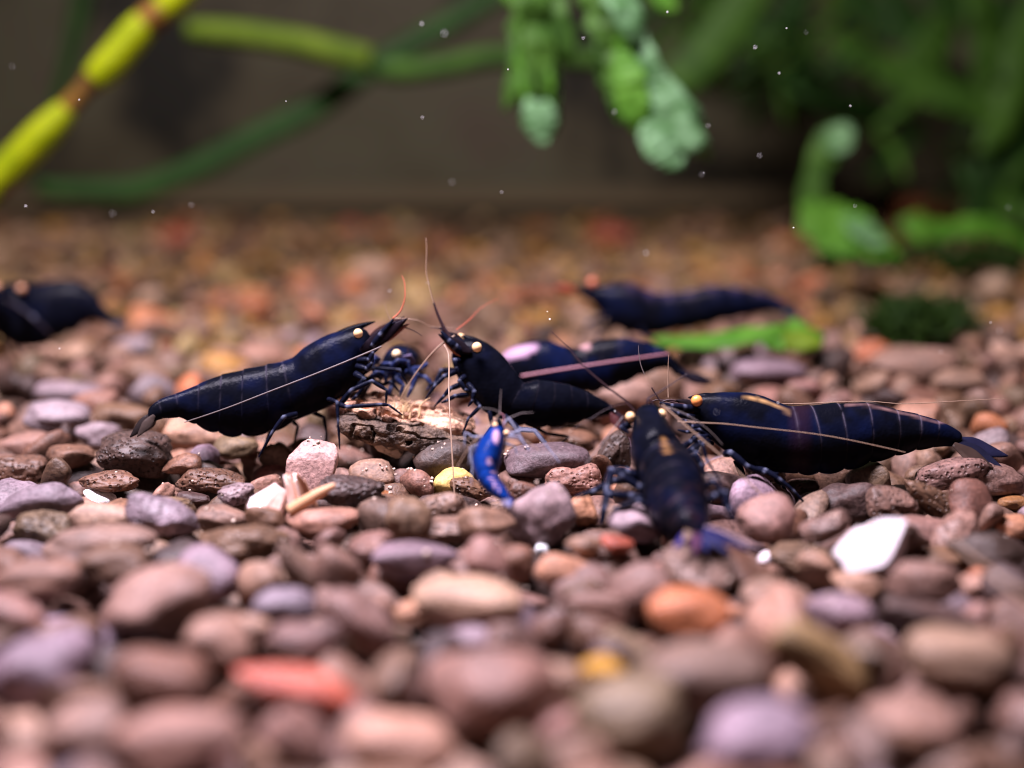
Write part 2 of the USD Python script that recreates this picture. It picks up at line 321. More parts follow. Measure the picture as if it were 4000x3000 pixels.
# stones that can be told apart in the photograph: px, py, width, height (pixels of the photograph), tilt in the picture (degrees, + rises to the right),
# colour (* = pitted), roughness, angularity, its own words or None, depth factor
HAND = [
 (150,1960,330,130,6,'gl',0,0,None), (385,1945,130,64,-18,'wh',.1,.6,'white chip with a bluish edge behind the cream pebble near the left edge'),
 (160,2065,260,150,0,'ol*',.15,0,None), (410,2035,260,150,4,'cr',0,0,'smooth cream pebble with a rosy top near the left edge'),
 (620,2010,320,150,-17,'gl*',.12,0,'long grey pitted pebble sloping down beside the smooth cream pebble'), (570,2078,170,60,12,'pc',.1,.5,'thin peach flake in front of the long grey pitted pebble'),
 (400,2130,400,160,0,'mv',.05,0,None), (752,1950,130,70,0,'db',.1,.7,'small dark glossy chip with a bright flat top left of the snail shell'),
 (870,2030,220,115,-8,'mv',0,0,None), (1040,2030,160,120,0,'br',0,0,None), (955,2125,330,160,0,'br*',.15,0,None),
 (1260,2045,280,140,5,'pk',.05,0,'pink pebble with a lilac white left end in front of the snail shell'), (150,2265,320,175,3,'pk',0,0,None), (465,2205,260,150,0,'br',.1,0,None),
 (660,2335,420,280,0,'mv',0,0,'largest smooth mauve pebble in the left foreground'), (1020,2275,230,110,8,'tn',0,0,None), (1180,2235,330,115,-55,'mv',0,0,'finger-shaped mauve pebble lying steeply down in the left foreground'),
 (1310,2225,200,200,-30,'mv',0,0,None), (1115,2365,230,135,0,'gl',0,0,None), (980,2455,150,120,0,'cr',0,0,None), (1195,2490,270,130,0,'mv',0,0,None),
 (1160,2690,520,165,-13,'rd',.03,.5,'long red stone shard in the blurred left foreground'), (50,2450,230,250,0,'pk',0,0,None), (180,2620,380,330,0,'gl',0,0,None),
 (630,2660,330,260,0,'br',0,0,None), (850,2510,260,210,0,'pk',0,0,None), (700,2890,500,240,0,'pk',0,0,None), (330,2850,360,230,10,'mv',0,0,None),
 (1465,1968,190,100,4,'ob',.2,.2,'rough orange brown pebble below the dark pitted stones'), (1590,2030,155,165,80,'ol',0,0,None), (1724,1985,200,120,0,'mv*',.1,0,None),
 (1890,2040,220,130,-5,'tn',.05,0,None), (1765,2075,250,115,0,'mv*',.1,0,None), (2128,2012,262,280,75,'lg',0,0,'large pale egg-shaped pebble standing upright in front of the small blue shrimp'),
 (2275,2000,140,120,-40,'pc',0,0,'peach pebble behind the right side of the pale egg-shaped pebble'), (2480,2055,200,140,-20,'gl',0,0,None),
 (2405,2125,150,75,-8,'rd',.1,.6,'salmon red flake left of the crouching shrimp\'s tail fan'), (2275,2130,140,80,0,'tn',0,0,None), (2118,2150,52,56,0,'wh',0,0,'tiny glossy white bead in front of the pale egg-shaped pebble'),
 (1610,2185,330,150,3,'gl',.08,0,None), (1425,2120,180,90,0,'gl',0,0,None), (1900,2195,210,160,-45,'mv',0,0,None), (2015,2205,150,170,0,'br',0,0,None),
 (1843,2355,440,200,3,'cr',0,0,'broad arched cream pebble in the middle of the foreground'), (2245,2250,300,160,-12,'pc',.05,.1,None), (1420,2430,340,200,-35,'mv',0,0,None),
 (1783,2520,300,130,16,'gl',0,0,None), (2340,2620,220,130,0,'yl',0,0,'amber yellow stone in the blurred middle foreground'), (1545,2735,140,125,0,'cr',0,0,None),
 (1915,2700,470,300,0,'pk',0,0,None), (2195,2665,200,160,0,'tn',0,0,None), (1565,2910,400,220,0,'pk',0,0,None), (2460,2790,460,300,4,'ol',0,0,None),
 (2690,2390,330,190,-4,'or',.08,.2,'bright orange stone in the right foreground'), (2865,2392,130,64,-15,'pc',.1,.4,'rosy white chip against the right side of the orange stone'),
 (3005,2030,225,190,0,'mv',.05,0,'round mauve stone with a pale rim right of the crouching shrimp'), (3130,2180,270,130,-8,'ol*',.18,0,None), (3225,2055,210,110,22,'mv*',0,0,None),
 (3310,1965,235,170,0,'db',.06,0,None), (3480,1975,230,130,-10,'mv*',.1,0,None), (3425,2150,285,205,32,'wh',.0,.85,'dazzling white quartz pebble in the right foreground'),
 (3635,2075,270,110,-5,'mv',0,0,None), (3660,1970,350,120,-35,'br*',.1,0,'long brown pitted pebble sloping down below the right shrimp\'s tail'), (3675,2185,240,100,0,'br',.1,0,None), (3870,2150,300,150,-6,'db',.1,0,None),
 (3815,2290,170,100,10,'pk',.05,.2,None), (2998,2182,80,52,20,'wh',0,.4,'small white chip behind the crouching shrimp\'s tail fan'), (3955,1965,130,80,5,'ob',0,0,'glossy orange brown pebble at the right edge'),
 (3960,2055,140,100,-5,'pc',.05,0,None), (3360,2270,260,110,0,'tn',0,0,None), (3620,2275,280,160,0,'mv',0,0,None), (3195,2570,450,210,-36,'ty',0,0,'long dull yellow stone sloping down in the right foreground'),
 (3295,2405,260,190,0,'gl',0,0,None), (3030,2335,280,130,-5,'tn',0,0,None), (3660,2430,440,130,-14,'db',0,0,None), (3860,2715,190,105,0,'or',0,0,'orange pebble in the blurred right foreground'),
 (3730,2570,420,210,-8,'tn',0,0,None), (2790,2640,500,280,0,'mv',0,0,None), (2950,2880,420,240,15,'gl',0,0,None), (3550,2830,400,260,0,'pk',0,0,None),
 (518,1770,280,160,-6,'db*',.15,0,'large dark brown pitted stone under the left shrimp\'s tail'), (430,1885,240,85,0,'br*',.1,0,None), (775,1700,280,140,-14,'tn',0,0,None), (800,1795,130,105,0,'gl',0,0,None),
 (930,1750,170,95,0,'ol',.05,0,None), (825,1872,250,95,-4,'br*',.12,0,None), (720,1812,160,90,10,'br',.1,0,None), (923,1932,145,85,0,'gl*',.1,0,None),
 (1212,1838,225,310,74,'pp',.08,.9,'tall pale pink stone standing behind the broken snail shell'), (1400,1820,230,140,-25,'mv',.04,0,None), (1375,1912,225,140,0,'db*',.22,0,'dark coarse pitted stone right of the broken snail shell'),
 (1600,1890,170,118,0,'mv',0,0,None), (1075,1780,115,100,0,'ol',0,0,None), (1240,1650,85,140,85,'ol',0,0,None), (1365,1722,130,95,0,'br',.1,0,None),
 (1765,1885,165,105,15,'py',.06,0,'yellow and white pebble left of the small blue shrimp'), (1840,1908,170,90,-15,'br*',.1,0,None), (2123,1805,335,150,0,'gl',0,0,'wide smooth grey pebble right of the small blue shrimp'),
 (2246,1875,225,140,0,'pk*',.1,0,None), (2046,1932,105,85,0,'br*',.1,0,None), (2405,1760,125,175,80,'db*',.15,0,'dark pitted egg-shaped stone left of the crouching shrimp'),
 (1735,1790,210,160,0,'db',0,0,None), (2235,1720,200,95,-5,'br',0,0,None), (2440,1535,210,105,10,'cr',0,0,None), (2575,1505,190,130,-10,'tn',0,0,None),
 (2358,1655,52,45,0,'wh',0,.3,'tiny white chip at the tip of the middle shrimp\'s tail'),
 (3402,1375,140,92,0,'or',0,0,'blurred orange stone behind the right shrimp'), (3248,1425,175,130,10,'db',0,0,'dark brown stone behind the right shrimp'), (3934,1385,140,80,-30,'cr',0,.2,None),
 (3034,1555,160,70,-6,'pk',0,0,None), (3570,1428,350,150,0,'mv',0,0,None), (3745,1500,220,120,0,'tn',0,0,None), (3000,1450,300,110,0,'gl',0,0,None),
 (3596,1618,180,90,0,'pk',0,0,None), (3970,1778,100,60,10,'pc',0,.2,None), (3720,1850,280,120,12,'mv*',.08,0,None), (3880,1870,220,120,0,'mv',0,0,None),
 (217,1630,250,130,-8,'gl',0,0,None), (480,1630,240,115,0,'br',0,0,None), (262,1530,240,75,0,'gl',0,0,None), (20,1610,70,90,0,'pc',0,0,None), (220,1400,115,80,-40,'cr',0,.2,'cream stone below the shrimp at the left edge'),
 (72,1828,230,105,0,'br*',.1,0,None), (105,1738,200,100,0,'mv',0,0,None), (390,1702,180,115,-5,'gl',0,0,None), (270,1785,170,90,5,'br',.1,0,None),
 (980,1165,150,95,0,'or',0,0,'blurred orange stone behind the left shrimp\'s back'), (985,1205,160,90,0,'or',0,0,None), (700,930,140,90,0,'rd',0,0,'blurred red stone near the back glass'),
 (1370,900,110,75,0,'rd',0,0,None), (1740,960,150,90,0,'or',0,0,None), (2390,930,190,110,0,'rd',0,0,None), (2900,1020,150,95,0,'ty',0,0,None), (1450,1060,170,90,0,'cr',0,0,None), (2150,950,180,100,0,'cr',0,0,None),
 (3890,1130,160,130,0,'cr',0,0,None), (880,1080,120,100,0,'ty',0,0,None), (520,1350,160,80,0,'gl',0,0,None), (3560,800,250,110,0,'or',0,0,'rust brown stone at the foot of the back glass behind the curled leaf'),
 (2945,1790+170,90,160,85,'gl',0,0,'pale upright pebble right of the crouching shrimp\'s legs'), (2860,1900,230,100,-20,'db',0,0,None), (3140,1900,120,60,0,'mv*',.1,0,None),
]
for q, row in enumerate(HAND):
    px, py, w, h, tilt, key, rough, ang, words = row[:9]
    z = 0.0
    for _ in range(4):
        if py < 870: z = .002
        c = on_plane(px, py, z); t = project(c)[2]
        a, b = w / 2 * t / F, h / 2 * t / F * (.94 if py > 1600 else 1.0)
        rs = np.random.default_rng(1000 + q)
        d = math.sqrt(a * b) * rs.uniform(.85, 1.1) if max(w, h) < 300 else min(a, b * 1.5) * .9
        ca, sa = math.cos(math.radians(tilt)), math.sin(math.radians(tilt))
        xa = RIGHT * ca + np.array([0, 0, 1.0]) * sa; za = -RIGHT * sa + np.array([0, 0, 1.0]) * ca; ya = np.cross(za, xa)
        if abs(tilt) > 60: a, b = max(a, b), min(a, b)
        yaw = rs.uniform(-.3, .3); R0 = np.stack([xa, ya, za], 1)
        R = R0 @ np.array([[math.cos(yaw), 0, math.sin(yaw)], [0, 1, 0], [-math.sin(yaw), 0, math.cos(yaw)]]).T if False else R0
        axes = np.array([a, d, b]); fp = footprint(axes, R)
        r = rest_height(HGT, c[0], c[1], fp); r2 = rest_height(BED, c[0], c[1], fp)
        if r is None: break
        z = min(r, r2 + .0006) - .0004
    c = on_plane(px, py, z)
    if py < 870: c[1] = min(c[1], BACK_Y - .006)
    lay(c[0], c[1], z, fp, len(STONES))
    STONES.append(dict(c=c, axes=axes, R=R, key=key, seed=5000 + q, hand=words, rough=rough, ang=ang, special=True))
ordinary(1180, .0024, 0.0009, tries=14)
ordinary(650, .0016, 0.0006, tries=20)

# how much of each stone shows from above, seen at its size in the picture
IDS, CNT = np.unique(TOP, return_counts=True); SHOW = dict(zip(IDS.tolist(), CNT.tolist()))
def seen_size(i):
    s = STONES[i]; x, y, t = project(s['c'])
    if not (-60 < x < 4060 and 780 < y < 3080): return 0
    return SHOW.get(i, 0) / t ** 2.2 * (1 + 4 * bool(s.get('special')))
ORDER = sorted(range(len(STONES)), key=lambda i: -seen_size(i))
LONE = [i for i in ORDER if seen_size(i) > 0 and (STONES[i].get('special') or SHOW.get(i, 0) > 25)][:298]
LONE_SET = set(LONE)

LANDMARKS = [  # px, py, words
 (950,1560,'left black shrimp'), (2000,1560,'middle black shrimp'), (3250,1720,'right black shrimp'), (2600,1830,'crouching black shrimp'), (1930,1800,'small blue shrimp'), (2650,1180,'blurred swimming shrimp'),
 (150,1230,'shrimp at the left edge'), (1600,1680,'crumbly food lump'), (1150,1930,'broken snail shell'), (3425,2150,'white quartz pebble'), (2128,2015,'pale egg-shaped pebble'), (1160,2690,'long red shard'),
 (2700,2390,'bright orange stone'), (2340,2620,'amber stone'), (3195,2570,'long dull yellow stone'), (1843,2355,'arched cream pebble'), (660,2335,'largest mauve pebble'), (410,2035,'smooth cream pebble'),
 (3860,2715,'orange foreground pebble'), (3402,1375,'blurred orange stone'), (3100,1320,'green leaf on the gravel'), (3400,900,'curled green leaf'), (980,1165,'orange stone behind the left shrimp'), (700,930,'blurred red stone'), (3450,1250,'dark moss clump'),
]
ORD = ['', 'second ', 'third ', 'fourth ', 'fifth ', 'sixth ', 'seventh ', 'eighth ', 'ninth ', 'tenth ']
for i in LONE:
    s = STONES[i]
    if not s.get('special') and project(s['c'])[2] < .165 and s['key'] in ('mv', 'br', 'ol', 'gl', 'db') and np.random.default_rng(s['seed']).random() < .4: s['key'] += '*'
def describe():
    said, out, ground = {}, {}, []
    for lx, ly, words in LANDMARKS: ground.append((on_plane(lx, max(ly, 860), 0.001), words))
    for i in LONE:
        s = STONES[i]
        if s['hand']: out[i] = s['hand']; continue
        d = [(np.linalg.norm((s['c'] - g)[:2]), k) for k, (g, w) in enumerate(ground)]
        dist, k = min(d); g, w = ground[k]; dx, dy = (s['c'] - g)[:2]
        rel = ('left of' if dx < 0 else 'right of') if abs(dx) > abs(dy) else ('behind' if dy > 0 else 'in front of')
        a, b, c = sorted(s['axes'], reverse=True)
        form = 'long' if a / b > 1.5 else 'flat' if c / b < .58 else 'round' if a / c < 1.45 else 'oval'
        colour = COLOURS[s['key'].strip('*')][0]; tex = 'pitted ' if s['key'].endswith('*') else ''
        said.setdefault((tex + colour, form, rel, w), []).append((dist, i))
    for (colour, form, rel, w), found in said.items():
        for n, (dist, i) in enumerate(sorted(found)):
            near = '' if len(found) == 1 else ('nearest ' if n == 0 else ORD[min(n, 9)] + 'nearest ')
            out[i] = f'{near}{colour} {form} pebble {rel} the {w}'
    return out
SAYS = describe()
rest, tones = [], []
for i, s in enumerate(STONES):
    x, y, t = project(s['c'])
    key = s['key']
    if i in LONE_SET:
        v, f = stone_shape(s['axes'], s['R'], s['seed'], 4 if (key.endswith('*') and 1600 < y < 2300) else 3, s.get('rough', .04), s.get('ang') or (.45 if np.random.default_rng(s['seed'] + 1).random() < .4 else 0))
        special = bool(s['hand'])
        single('pebble', (v + s['c'], f), STONE[key], SAYS[i], 'pebble', 'pebbles lying singly in the gravel', base=s['c'], pigment=own_colour(key, s['seed']))
    elif SHOW.get(i, 0) > 0:
        v, f = stone_shape(s['axes'], s['R'], s['seed'], 2, .03, .4 * (i % 3 == 0))
        rest.append((v + s['c'], f)); tones.append(np.broadcast_to(own_colour(key, s['seed']), v.shape))
single('gravel', join(rest), SMOOTH, 'mixed brown and mauve rounded gravel covering the tank floor', 'gravel', None, 'stuff', base=(0, .19, 0), pigment=np.vstack(tones))

def box(x0, x1, y0, y1, z0, z1):
    b = trimesh.creation.box((x1 - x0, y1 - y0, z1 - z0)); b.apply_translation(((x0 + x1) / 2, (y0 + y1) / 2, (z0 + z1) / 2))
    return np.array(b.vertices), np.array(b.faces)
DIRT = mat('tank_floor_dirt', {'p': ('principled_bsdf', {'base_color': (.05, .035, .028), 'roughness': .9})}, [], surface='p.BSDF')
single('tank_floor', box(-.2, .2, .03, BACK_Y + .004, -.016, -.0095), DIRT, kind='structure', smooth=False)
PANE = mat('back_pane', {'geo': ('geometry', {}), 'n': ('noise_texture', {'scale': 30.0, 'detail': 4.0, 'roughness': .6}), 'm': ('mapping', {'scale': (1.0, 1.0, 1.0)}),
    'r': ('rgb_ramp', {'ramp': [(.39, (.012, .011, .011)), (.48, (.066, .055, .039)), (.60, (.080, .074, .053)), (.75, (.075, .056, .047))]}),
    'p': ('principled_bsdf', {'roughness': .45, 'specular_ior_level': .3})},
    [('geo.position', 'm.vector'), ('m.vector', 'n.vector'), ('n.fac', 'r.fac'), ('r.color', 'p.base_color')], surface='p.BSDF')
single('back_wall', box(-.2, .2, BACK_Y + .004, BACK_Y + .012, -.016, .20), PANE, kind='structure', smooth=False)
ZW = lambda py: float(P(2000, py, .3215)[2])
single('wall_ledge', box(-.2, .2, BACK_Y + .0005, BACK_Y + .0038, ZW(812), ZW(742)), plain('ledge', (.115, .085, .058), .5), kind='structure', smooth=False)

# the water: slightly stained, it swallows blue first
WATER = mat('water', {'v': ('volume_coefficients', {'scatter_coeffs': (0.0, 0.0, 0.0), 'absorption_coeffs': (0.9, 0.9, 1.9)})}, [], volume='v.volume')
single('water', box(-.30, .30, -.06, BACK_Y + .05, -.05, .21), WATER, kind='structure', smooth=False)

# grit and crumbs lying on the stones
rs = np.random.default_rng(77); flecks = []
for q in range(900):
    y = rs.uniform(.088, .165); x = rs.uniform(-1, 1) * y * .40
    if q % 3 == 0: x, y = rs.normal(-.009, .007), rs.normal(.126, .005)
    i, j = cell(x, y); v, f = ICO[1]
    r = rs.uniform(.00005, .00017) * rs.uniform(.7, 1.3, 3)
    flecks.append((v * r * (1 + .4 * rs.uniform(-1, 1, (len(v), 1))) + [x, y, HGT[j, i] + .00003], f))
single('grit', join(flecks), plain('grit', (.52, .40, .32), .6), 'tiny pale grit and crumbs scattered over the pebbles', 'grit', None, 'stuff', base=(0, .12, 0))

# ------------------------------------------------------------------ shrimps
NAVY = np.array([.0032, .0036, .0068]); BLUE = np.array([.0038, .0075, .036])
def tile(x0, y0, k):
    return lambda pts: [(x0 + p[0] * k, y0 + p[1] * k) + tuple(p[2:]) for p in pts]
TA, TD, TC, TE, TF, TG, TB, TL = (tile(400, 1100, .5877), tile(1500, 1000, .5877), tile(2200, 1350, .5877), tile(2900, 1000, .4973), tile(1200, 1300, .3617),
                                  tile(1700, 1500, .2712), tile(2100, 1000, .5425), tile(0, 900, .4069))

def body_loft(T, B, HW, marks, rings=150, m=36, flat_bottom=.25, lobes=.11, closed=(3, 5)):
    """One skin from rostrum to tail through top points T, bottom points B and half widths HW; marks: where the six tail segments end, as fractions."""
    k = np.c_[T, B, HW]; d = np.r_[0, np.cumsum(np.linalg.norm(np.diff((T + B) / 2, axis=0), axis=1))]; d /= d[-1]
    u = np.unique(np.r_[np.linspace(0, 1, rings), np.concatenate([[x - .004, x, x + .004] for x in marks])]); u = u[(u >= 0) & (u <= 1)]
    q = PchipInterpolator(d, k, axis=0)(u)
    T, B, HW = q[:, :3].copy(), q[:, 3:6].copy(), q[:, 6].copy()
    C, U = (T + B) / 2, (T - B) / 2
    tan = unit(np.gradient(C, axis=0)); S = unit(np.cross(tan, U))
    swell = np.ones(len(u)); lobe = np.zeros(len(u)); seam = np.zeros(len(u))
    edges = [marks[0] - .10] + list(marks)
    for a, b in zip(edges[:-1], edges[1:]):
        w = (u >= a) & (u < b); f = (u[w] - a) / (b - a)
        if a >= marks[0] - 1e-6:
            swell[w] = .985 + .04 * f ** 1.4; lobe[w] = np.sin(np.pi * f) ** .6 - .45
    for x in marks: seam = np.maximum(seam, np.exp(-((u - x) / .0032) ** 2))
    ends = np.minimum(1, (u / .02 + .002)) ** .5 * np.minimum(1, ((1 - u) / .015 + .002)) ** .5
    def shape(c, s, i):
        low = np.maximum(-s, 0); high = np.maximum(s, 0)
        cc = np.sign(c) * np.abs(c) ** .9 * (1 - flat_bottom * low ** 1.5) * (1 - .12 * high ** 2) * swell[i] * ends[i]
        ss = s * (1 + lobes * lobe[i] * low) * (1 + (swell[i] - 1) * .8 * high) * ends[i]
        return cc, ss
    v, f = loft(C, U, S * HW[:, None], m, shape)
    ang = np.tile(np.arange(m) * 2 * np.pi / m, len(u)); uu = np.repeat(u, m); ss = np.repeat(seam, m)
    return v, f, np.r_[uu, 0, 1], np.r_[ang, 0, 0], np.r_[ss, 0, 0], (C, U, S, u)

def limb(pts, t0, r, n=26, m=7):
    """A jointed leg through pixels (px, py[, dt in mm]); returns the mesh with a paler tint at the joints."""
    w = np.array([P(p[0], p[1], t0 + (p[2] if len(p) > 2 else 0) * .001) for p in pts])
    k = np.linspace(0, 1, len(w)); segs, cols = [], []
    dense = []
    for a, b in zip(w[:-1], w[1:]): dense += [a + (b - a) * f for f in np.linspace(0, 1, 6, endpoint=False)]
    dense.append(w[-1]); dense = np.array(dense); kk = np.linspace(0, 1, len(dense))
    prof = np.interp(kk, np.linspace(0, 1, 4), [1.0, .85, .62, .28]) * r
    joint = np.zeros(len(dense)); joint[6:-1:6] = 1
    swell = 1 - .16 * np.cos(np.arange(len(dense)) * 2 * np.pi / 6 + np.pi) * -1 * .6
    Tn, U, S = frames(dense)
    R = (prof * swell)[:, None]
    v, f = loft(dense, U * R, S * R, m)
    return v, f, np.r_[np.repeat(joint, m), 0, 0]

def blade(root, tip, width, normal, thick=.00012, n=18, m=14, bend=0.0):
    root, tip = np.asarray(root), np.asarray(tip); k = np.linspace(0, 1, n)[:, None]
    C = root + (tip - root) * k + unit(normal) * (bend * np.sin(np.pi * k / 2))
    T = unit(np.gradient(C, axis=0)); S = unit(np.cross(T, normal)); U = unit(np.cross(S, T))
    w = np.clip(k * 2.2 + .25, 0, 1) ** .7 * np.clip((1.01 - k) * 1.9, 0, 1) ** .75 * width / 2
    return loft(C, U * thick, S * w, m)

def shrimp(name, label, st, t0, marks, hw_k, eyes, legs, whips, fan, tint=None, blue=.35, seam_strength=.13, rostrum=None, scales=(), clear_legs=.0, leg_r=.00026, legcol=None, dorsal=None, base_col=NAVY, widen=1.0):
    """st: (top px,py),(bottom px,py),dt mm"""
    if dorsal is None:
        T = np.array([P(*a[:2], t0 + d * .001) for a, b, d in st]); B = np.array([P(*b[:2], t0 + d * .001) for a, b, d in st])
        HW = np.linalg.norm(T - B, axis=1) / 2 * hw_k
    else:                                                                   # seen from above: centre, half width in pixels, depth and half height
        T, B, HW = [], [], []
        C = np.array([P(x, y, t0 + d * .001) for x, y, w, d, h in st]); tan = unit(np.gradient(C, axis=0))
        for (x, y, w, d, h), c, tn in zip(st, C, tan):
            side = unit(np.cross(tn, -FWD)); up = unit(np.cross(side, tn)); up = up * np.sign(up @ -FWD)
            c = c - up * h * .001 * .3
            T.append(c + up * h * .001); B.append(c - up * h * .001); HW.append(w * widen * (t0 + d * .001) / F)
        T, B, HW = np.array(T), np.array(B), np.array(HW)
    v, f, u, ang, seam, core = body_loft(T, B, HW, marks)
    n = meshkit.fbm(v * 420, 3, 5); n2 = meshkit.fbm(v * 1500, 2, 8)
    k = np.clip((n - .45) * 3.2, 0, 1)[:, None] * blue
    col = base_col * (1 - k) + BLUE * k
    col = col * (.6 + .8 * n2[:, None])
    top = np.clip(np.sin(ang), 0, 1)
    se = (seam * np.clip(.35 + .8 * np.sin(ang), 0, 1) * np.clip(n2 * 3 - .8, 0, 1.3))[:, None] * seam_strength
    col = col * (1 - se) + np.array([.26, .22, .30]) * se
    if tint: col = tint(col, u, ang, v, n, n2)
    allv, allf, allc, alla = [v], [f], [col], [np.zeros(len(v))]
    def more(mesh, c, a=0.0):
        allv.append(mesh[0]); allf.append(mesh[1]); c = np.asarray(c, float)
        allc.append(np.broadcast_to(c, (len(mesh[0]), 3)) if c.ndim == 1 else c); alla.append(np.full(len(mesh[0]), a))
    if rostrum:                                                             # the spike between the eyes, as px, py, dt
        more(tube([P(x, y, t0 + d * .001) for x, y, d in rostrum[0]], rostrum[1], 20, 8), NAVY)
    lc = np.array(legcol if legcol is not None else (.0055, .0065, .015))
    for leg in legs:
        pts, r = (leg[:-1], leg[-1]) if np.isscalar(leg[-1]) else (leg, leg_r)
        mv, mf, j = limb(pts, t0, r)
        jj = j[:, None] * .35
        more((mv, mf), lc * (1 - jj) + np.array([.22, .24, .36]) * jj, clear_legs)
    for bl in fan:                                                          # tail fan blades: root, tip as px, py, dt; width mm; side sense
        (rx, ry, rd), (tx, ty, td), w, nrm, c, a = bl
        m_ = blade(P(rx, ry, t0 + rd * .001), P(tx, ty, t0 + td * .001), w * .001, np.array(nrm, float), .00014, bend=0)
        nn = meshkit.noise(m_[0] * 900, 3)[:, None]
        more(m_, np.array(c) * (.5 + nn), a)
    V, Fc = join(list(zip(allv, allf)))
    base = np.array([V[:, 0].mean(), V[:, 1].mean(), V[:, 2].min()])
    th = thing(name, base, label, 'shrimp', 'shrimps feeding on the gravel')
    part(th, 'body', (V, Fc), SHELL, pigment=np.vstack(allc), clear=np.concatenate(alla))
    for ex, ey, ed, er, kind in eyes:
        c = P(ex, ey, t0 + ed * .001); r = er * (t0 + ed * .001) / F
        e = part(th, 'eye', ball(c, r), EYE_MAT[kind])
        inner = P(ex, ey, t0 + ed * .001) - unit(ray(ex, ey)) * -r * .9
        vs, fs = ball(c + unit(ray(ex, ey)) * r * .55 - UPV * r * .25, np.array([1.05, .9, 1.05]) * r * .98, 2)
        part(th, 'eye_stalk', (vs, fs), SHELL, pigment=np.broadcast_to(NAVY * 1.5, vs.shape))
    for sc in scales:                                                       # the flat scales beside the feelers
        (rx, ry, rd), (tx, ty, td), w, nrm, c = sc
        m_ = blade(P(rx, ry, t0 + rd * .001), P(tx, ty, t0 + td * .001), w * .001, np.array(nrm, float), .00018)
        part(th, 'antenna_scale', m_, SHELL, pigment=np.broadcast_to(np.array(c), m_[0].shape))
    for wh in whips:
        pts, r0, r1, kind, nm = wh
        q = [P(p[0], p[1], t0 + (p[2] if len(p) > 2 else 0) * .001) for p in pts]
        part(th, nm, tube(q, [r0 * .001, (r0 + r1) / 2 * .001, r1 * .001], 40, 6), WHIP[kind])
    return th

def two_sided(pts, d0, d1):                       # the leg and its fellow on the far side
    return [[(x, y, d0) for x, y in pts], [(x + 14, y - 6, d1) for x, y in pts]]

# --- left shrimp, head up, facing right
st = [((1437,1270),(1458,1359),0), ((1364,1285),(1452,1394),0), ((1293,1303),(1423,1453),0), ((1235,1329),(1376,1529),0), ((1187,1359),(1299,1582),0), ((1135,1400),(1217,1617),0), ((1099,1411),(1146,1646),-.3),
      ((1029,1426),(1041,1690),-.6), ((935,1447),(929,1702),-.9), ((847,1470),(835,1686),-1.3), ((764,1505),(758,1655),-1.8), ((694,1535),(706,1632),-2.2), ((635,1555),(653,1632),-2.6), ((597,1579),(617,1641),-2.9), ((570,1615),(588,1655),-3.1)]
shrimp('shrimp', 'large blue-black shrimp with its head raised, facing right at the left of the food lump', st, .1315, [.415, .50, .605, .70, .79, .87, .94], .62,
  [(1399,1302,-2.2,18.5,'gold')],
  [TA([(1700,520,-1.4),(1775,520,-2),(1800,470,-2),(1850,430,-2)]) + [.0003], TA([(1690,560,-1.4),(1760,580,-2),(1790,540,-2),(1800,490,-2)]) + [.0003], TA([(1680,610,-1.6),(1740,650,-2.2),(1700,700,-2.2),(1650,720,-2)]) + [.00032], TA([(1660,660,0),(1740,700,-.6),(1690,760,-.6),(1640,800,-.6)]) + [.0003], TA([(1740,440,-1),(1800,420,-1.4),(1850,350,-1.6),(1935,250,-1.6)]) + [.00045], TA([(1745,420,.4),(1820,380,.4),(1900,300,.4),(1990,262,.4)]) + [.0004],
   TF([(330,770,-2.2),(430,800,-2.8),(800,775,-3.2),(880,780,-3.0),(1030,890,-2.8)]) + [.00024], TF([(340,790,-2),(480,620,-2.6),(700,520,-2.6),(860,620,-2.6),(850,770,-2.4)]) + [.00028],
   TF([(330,640,2),(600,480,2),(820,560,1.5),(900,520,1),(1000,640,1)]) + [.00028], TF([(420,560,1),(700,380,1),(1000,400,.5),(1080,560,.5)]) + [.00026],
   TA([(1500,780,-2),(1560,800,-2.6),(1567,920,-2.8),(1578,1115,-2.6)]) + [.00022], TA([(1380,860,1.5),(1470,900,1.5),(1490,1000,1.5),(1480,1120,1.5)]) + [.00022],
   TA([(1290,880,-2),(1205,900,-3),(1130,1000,-3.2),(1040,1165,-2.8)]) + [.00028], TA([(1200,900,1),(1120,980,1),(1060,1150,1)]) + [.00024],
   TA([(1240,900,2.5),(1300,960,2.5),(1270,1100,2.5)]) + [.00022]],
  [(TA([(1855,432,-3),(1500,580,-3.4),(1100,735,-3.6),(800,850,-3.6),(545,935,-3.4)]), .085, .05, 'grey', 'antenna'),
   (TA([(1930,245,-.5),(1990,178,-.5),(2012,90,-.5),(2010,20,-.3),(1990,-40,0)]), .08, .025, 'red', 'antennule'),
   (TA([(1940,290,-1),(2010,305,-1),(2075,330,-1),(2125,362,-1)]), .075, .03, 'dark', 'antennule'),
   (TA([(1930,245,.5),(2080,255,.5),(2200,300,1),(2330,305,1)]), .06, .02, 'tan', 'antennule'),
   (TA([(1920,260,.5),(1890,200,.5),(1880,140,.5)]), .05, .02, 'tan', 'antennule')],
  [((606,1612,-3),(508,1708,-3.6),1.1,(0,-1,.4),(.02,.015,.015),.1), ((602,1622,-3.3),(536,1706,-4.2),.9,(0,-1,.3),(.05,.035,.03),.25), ((610,1622,-2.4),(560,1690,-2.0),.9,(0,-1,.3),(.03,.02,.02),.2)],
  blue=.55, rostrum=([(1290,1335,0),(1370,1290,0),(1466,1257,0)], [.0005, .0004, .00005]),
  scales=[((1410,1372,-1.5),(1592,1243,-1.4),1.35,(0,-1,.2),(.012,.008,.012)), ((1420,1350,.8),(1580,1235,.8),1.2,(0,-1,.2),(.03,.014,.014)), ((1460,1350,-1.2),(1600,1262,-1.2),.8,(0,-1,.2),(.20,.08,.07))])

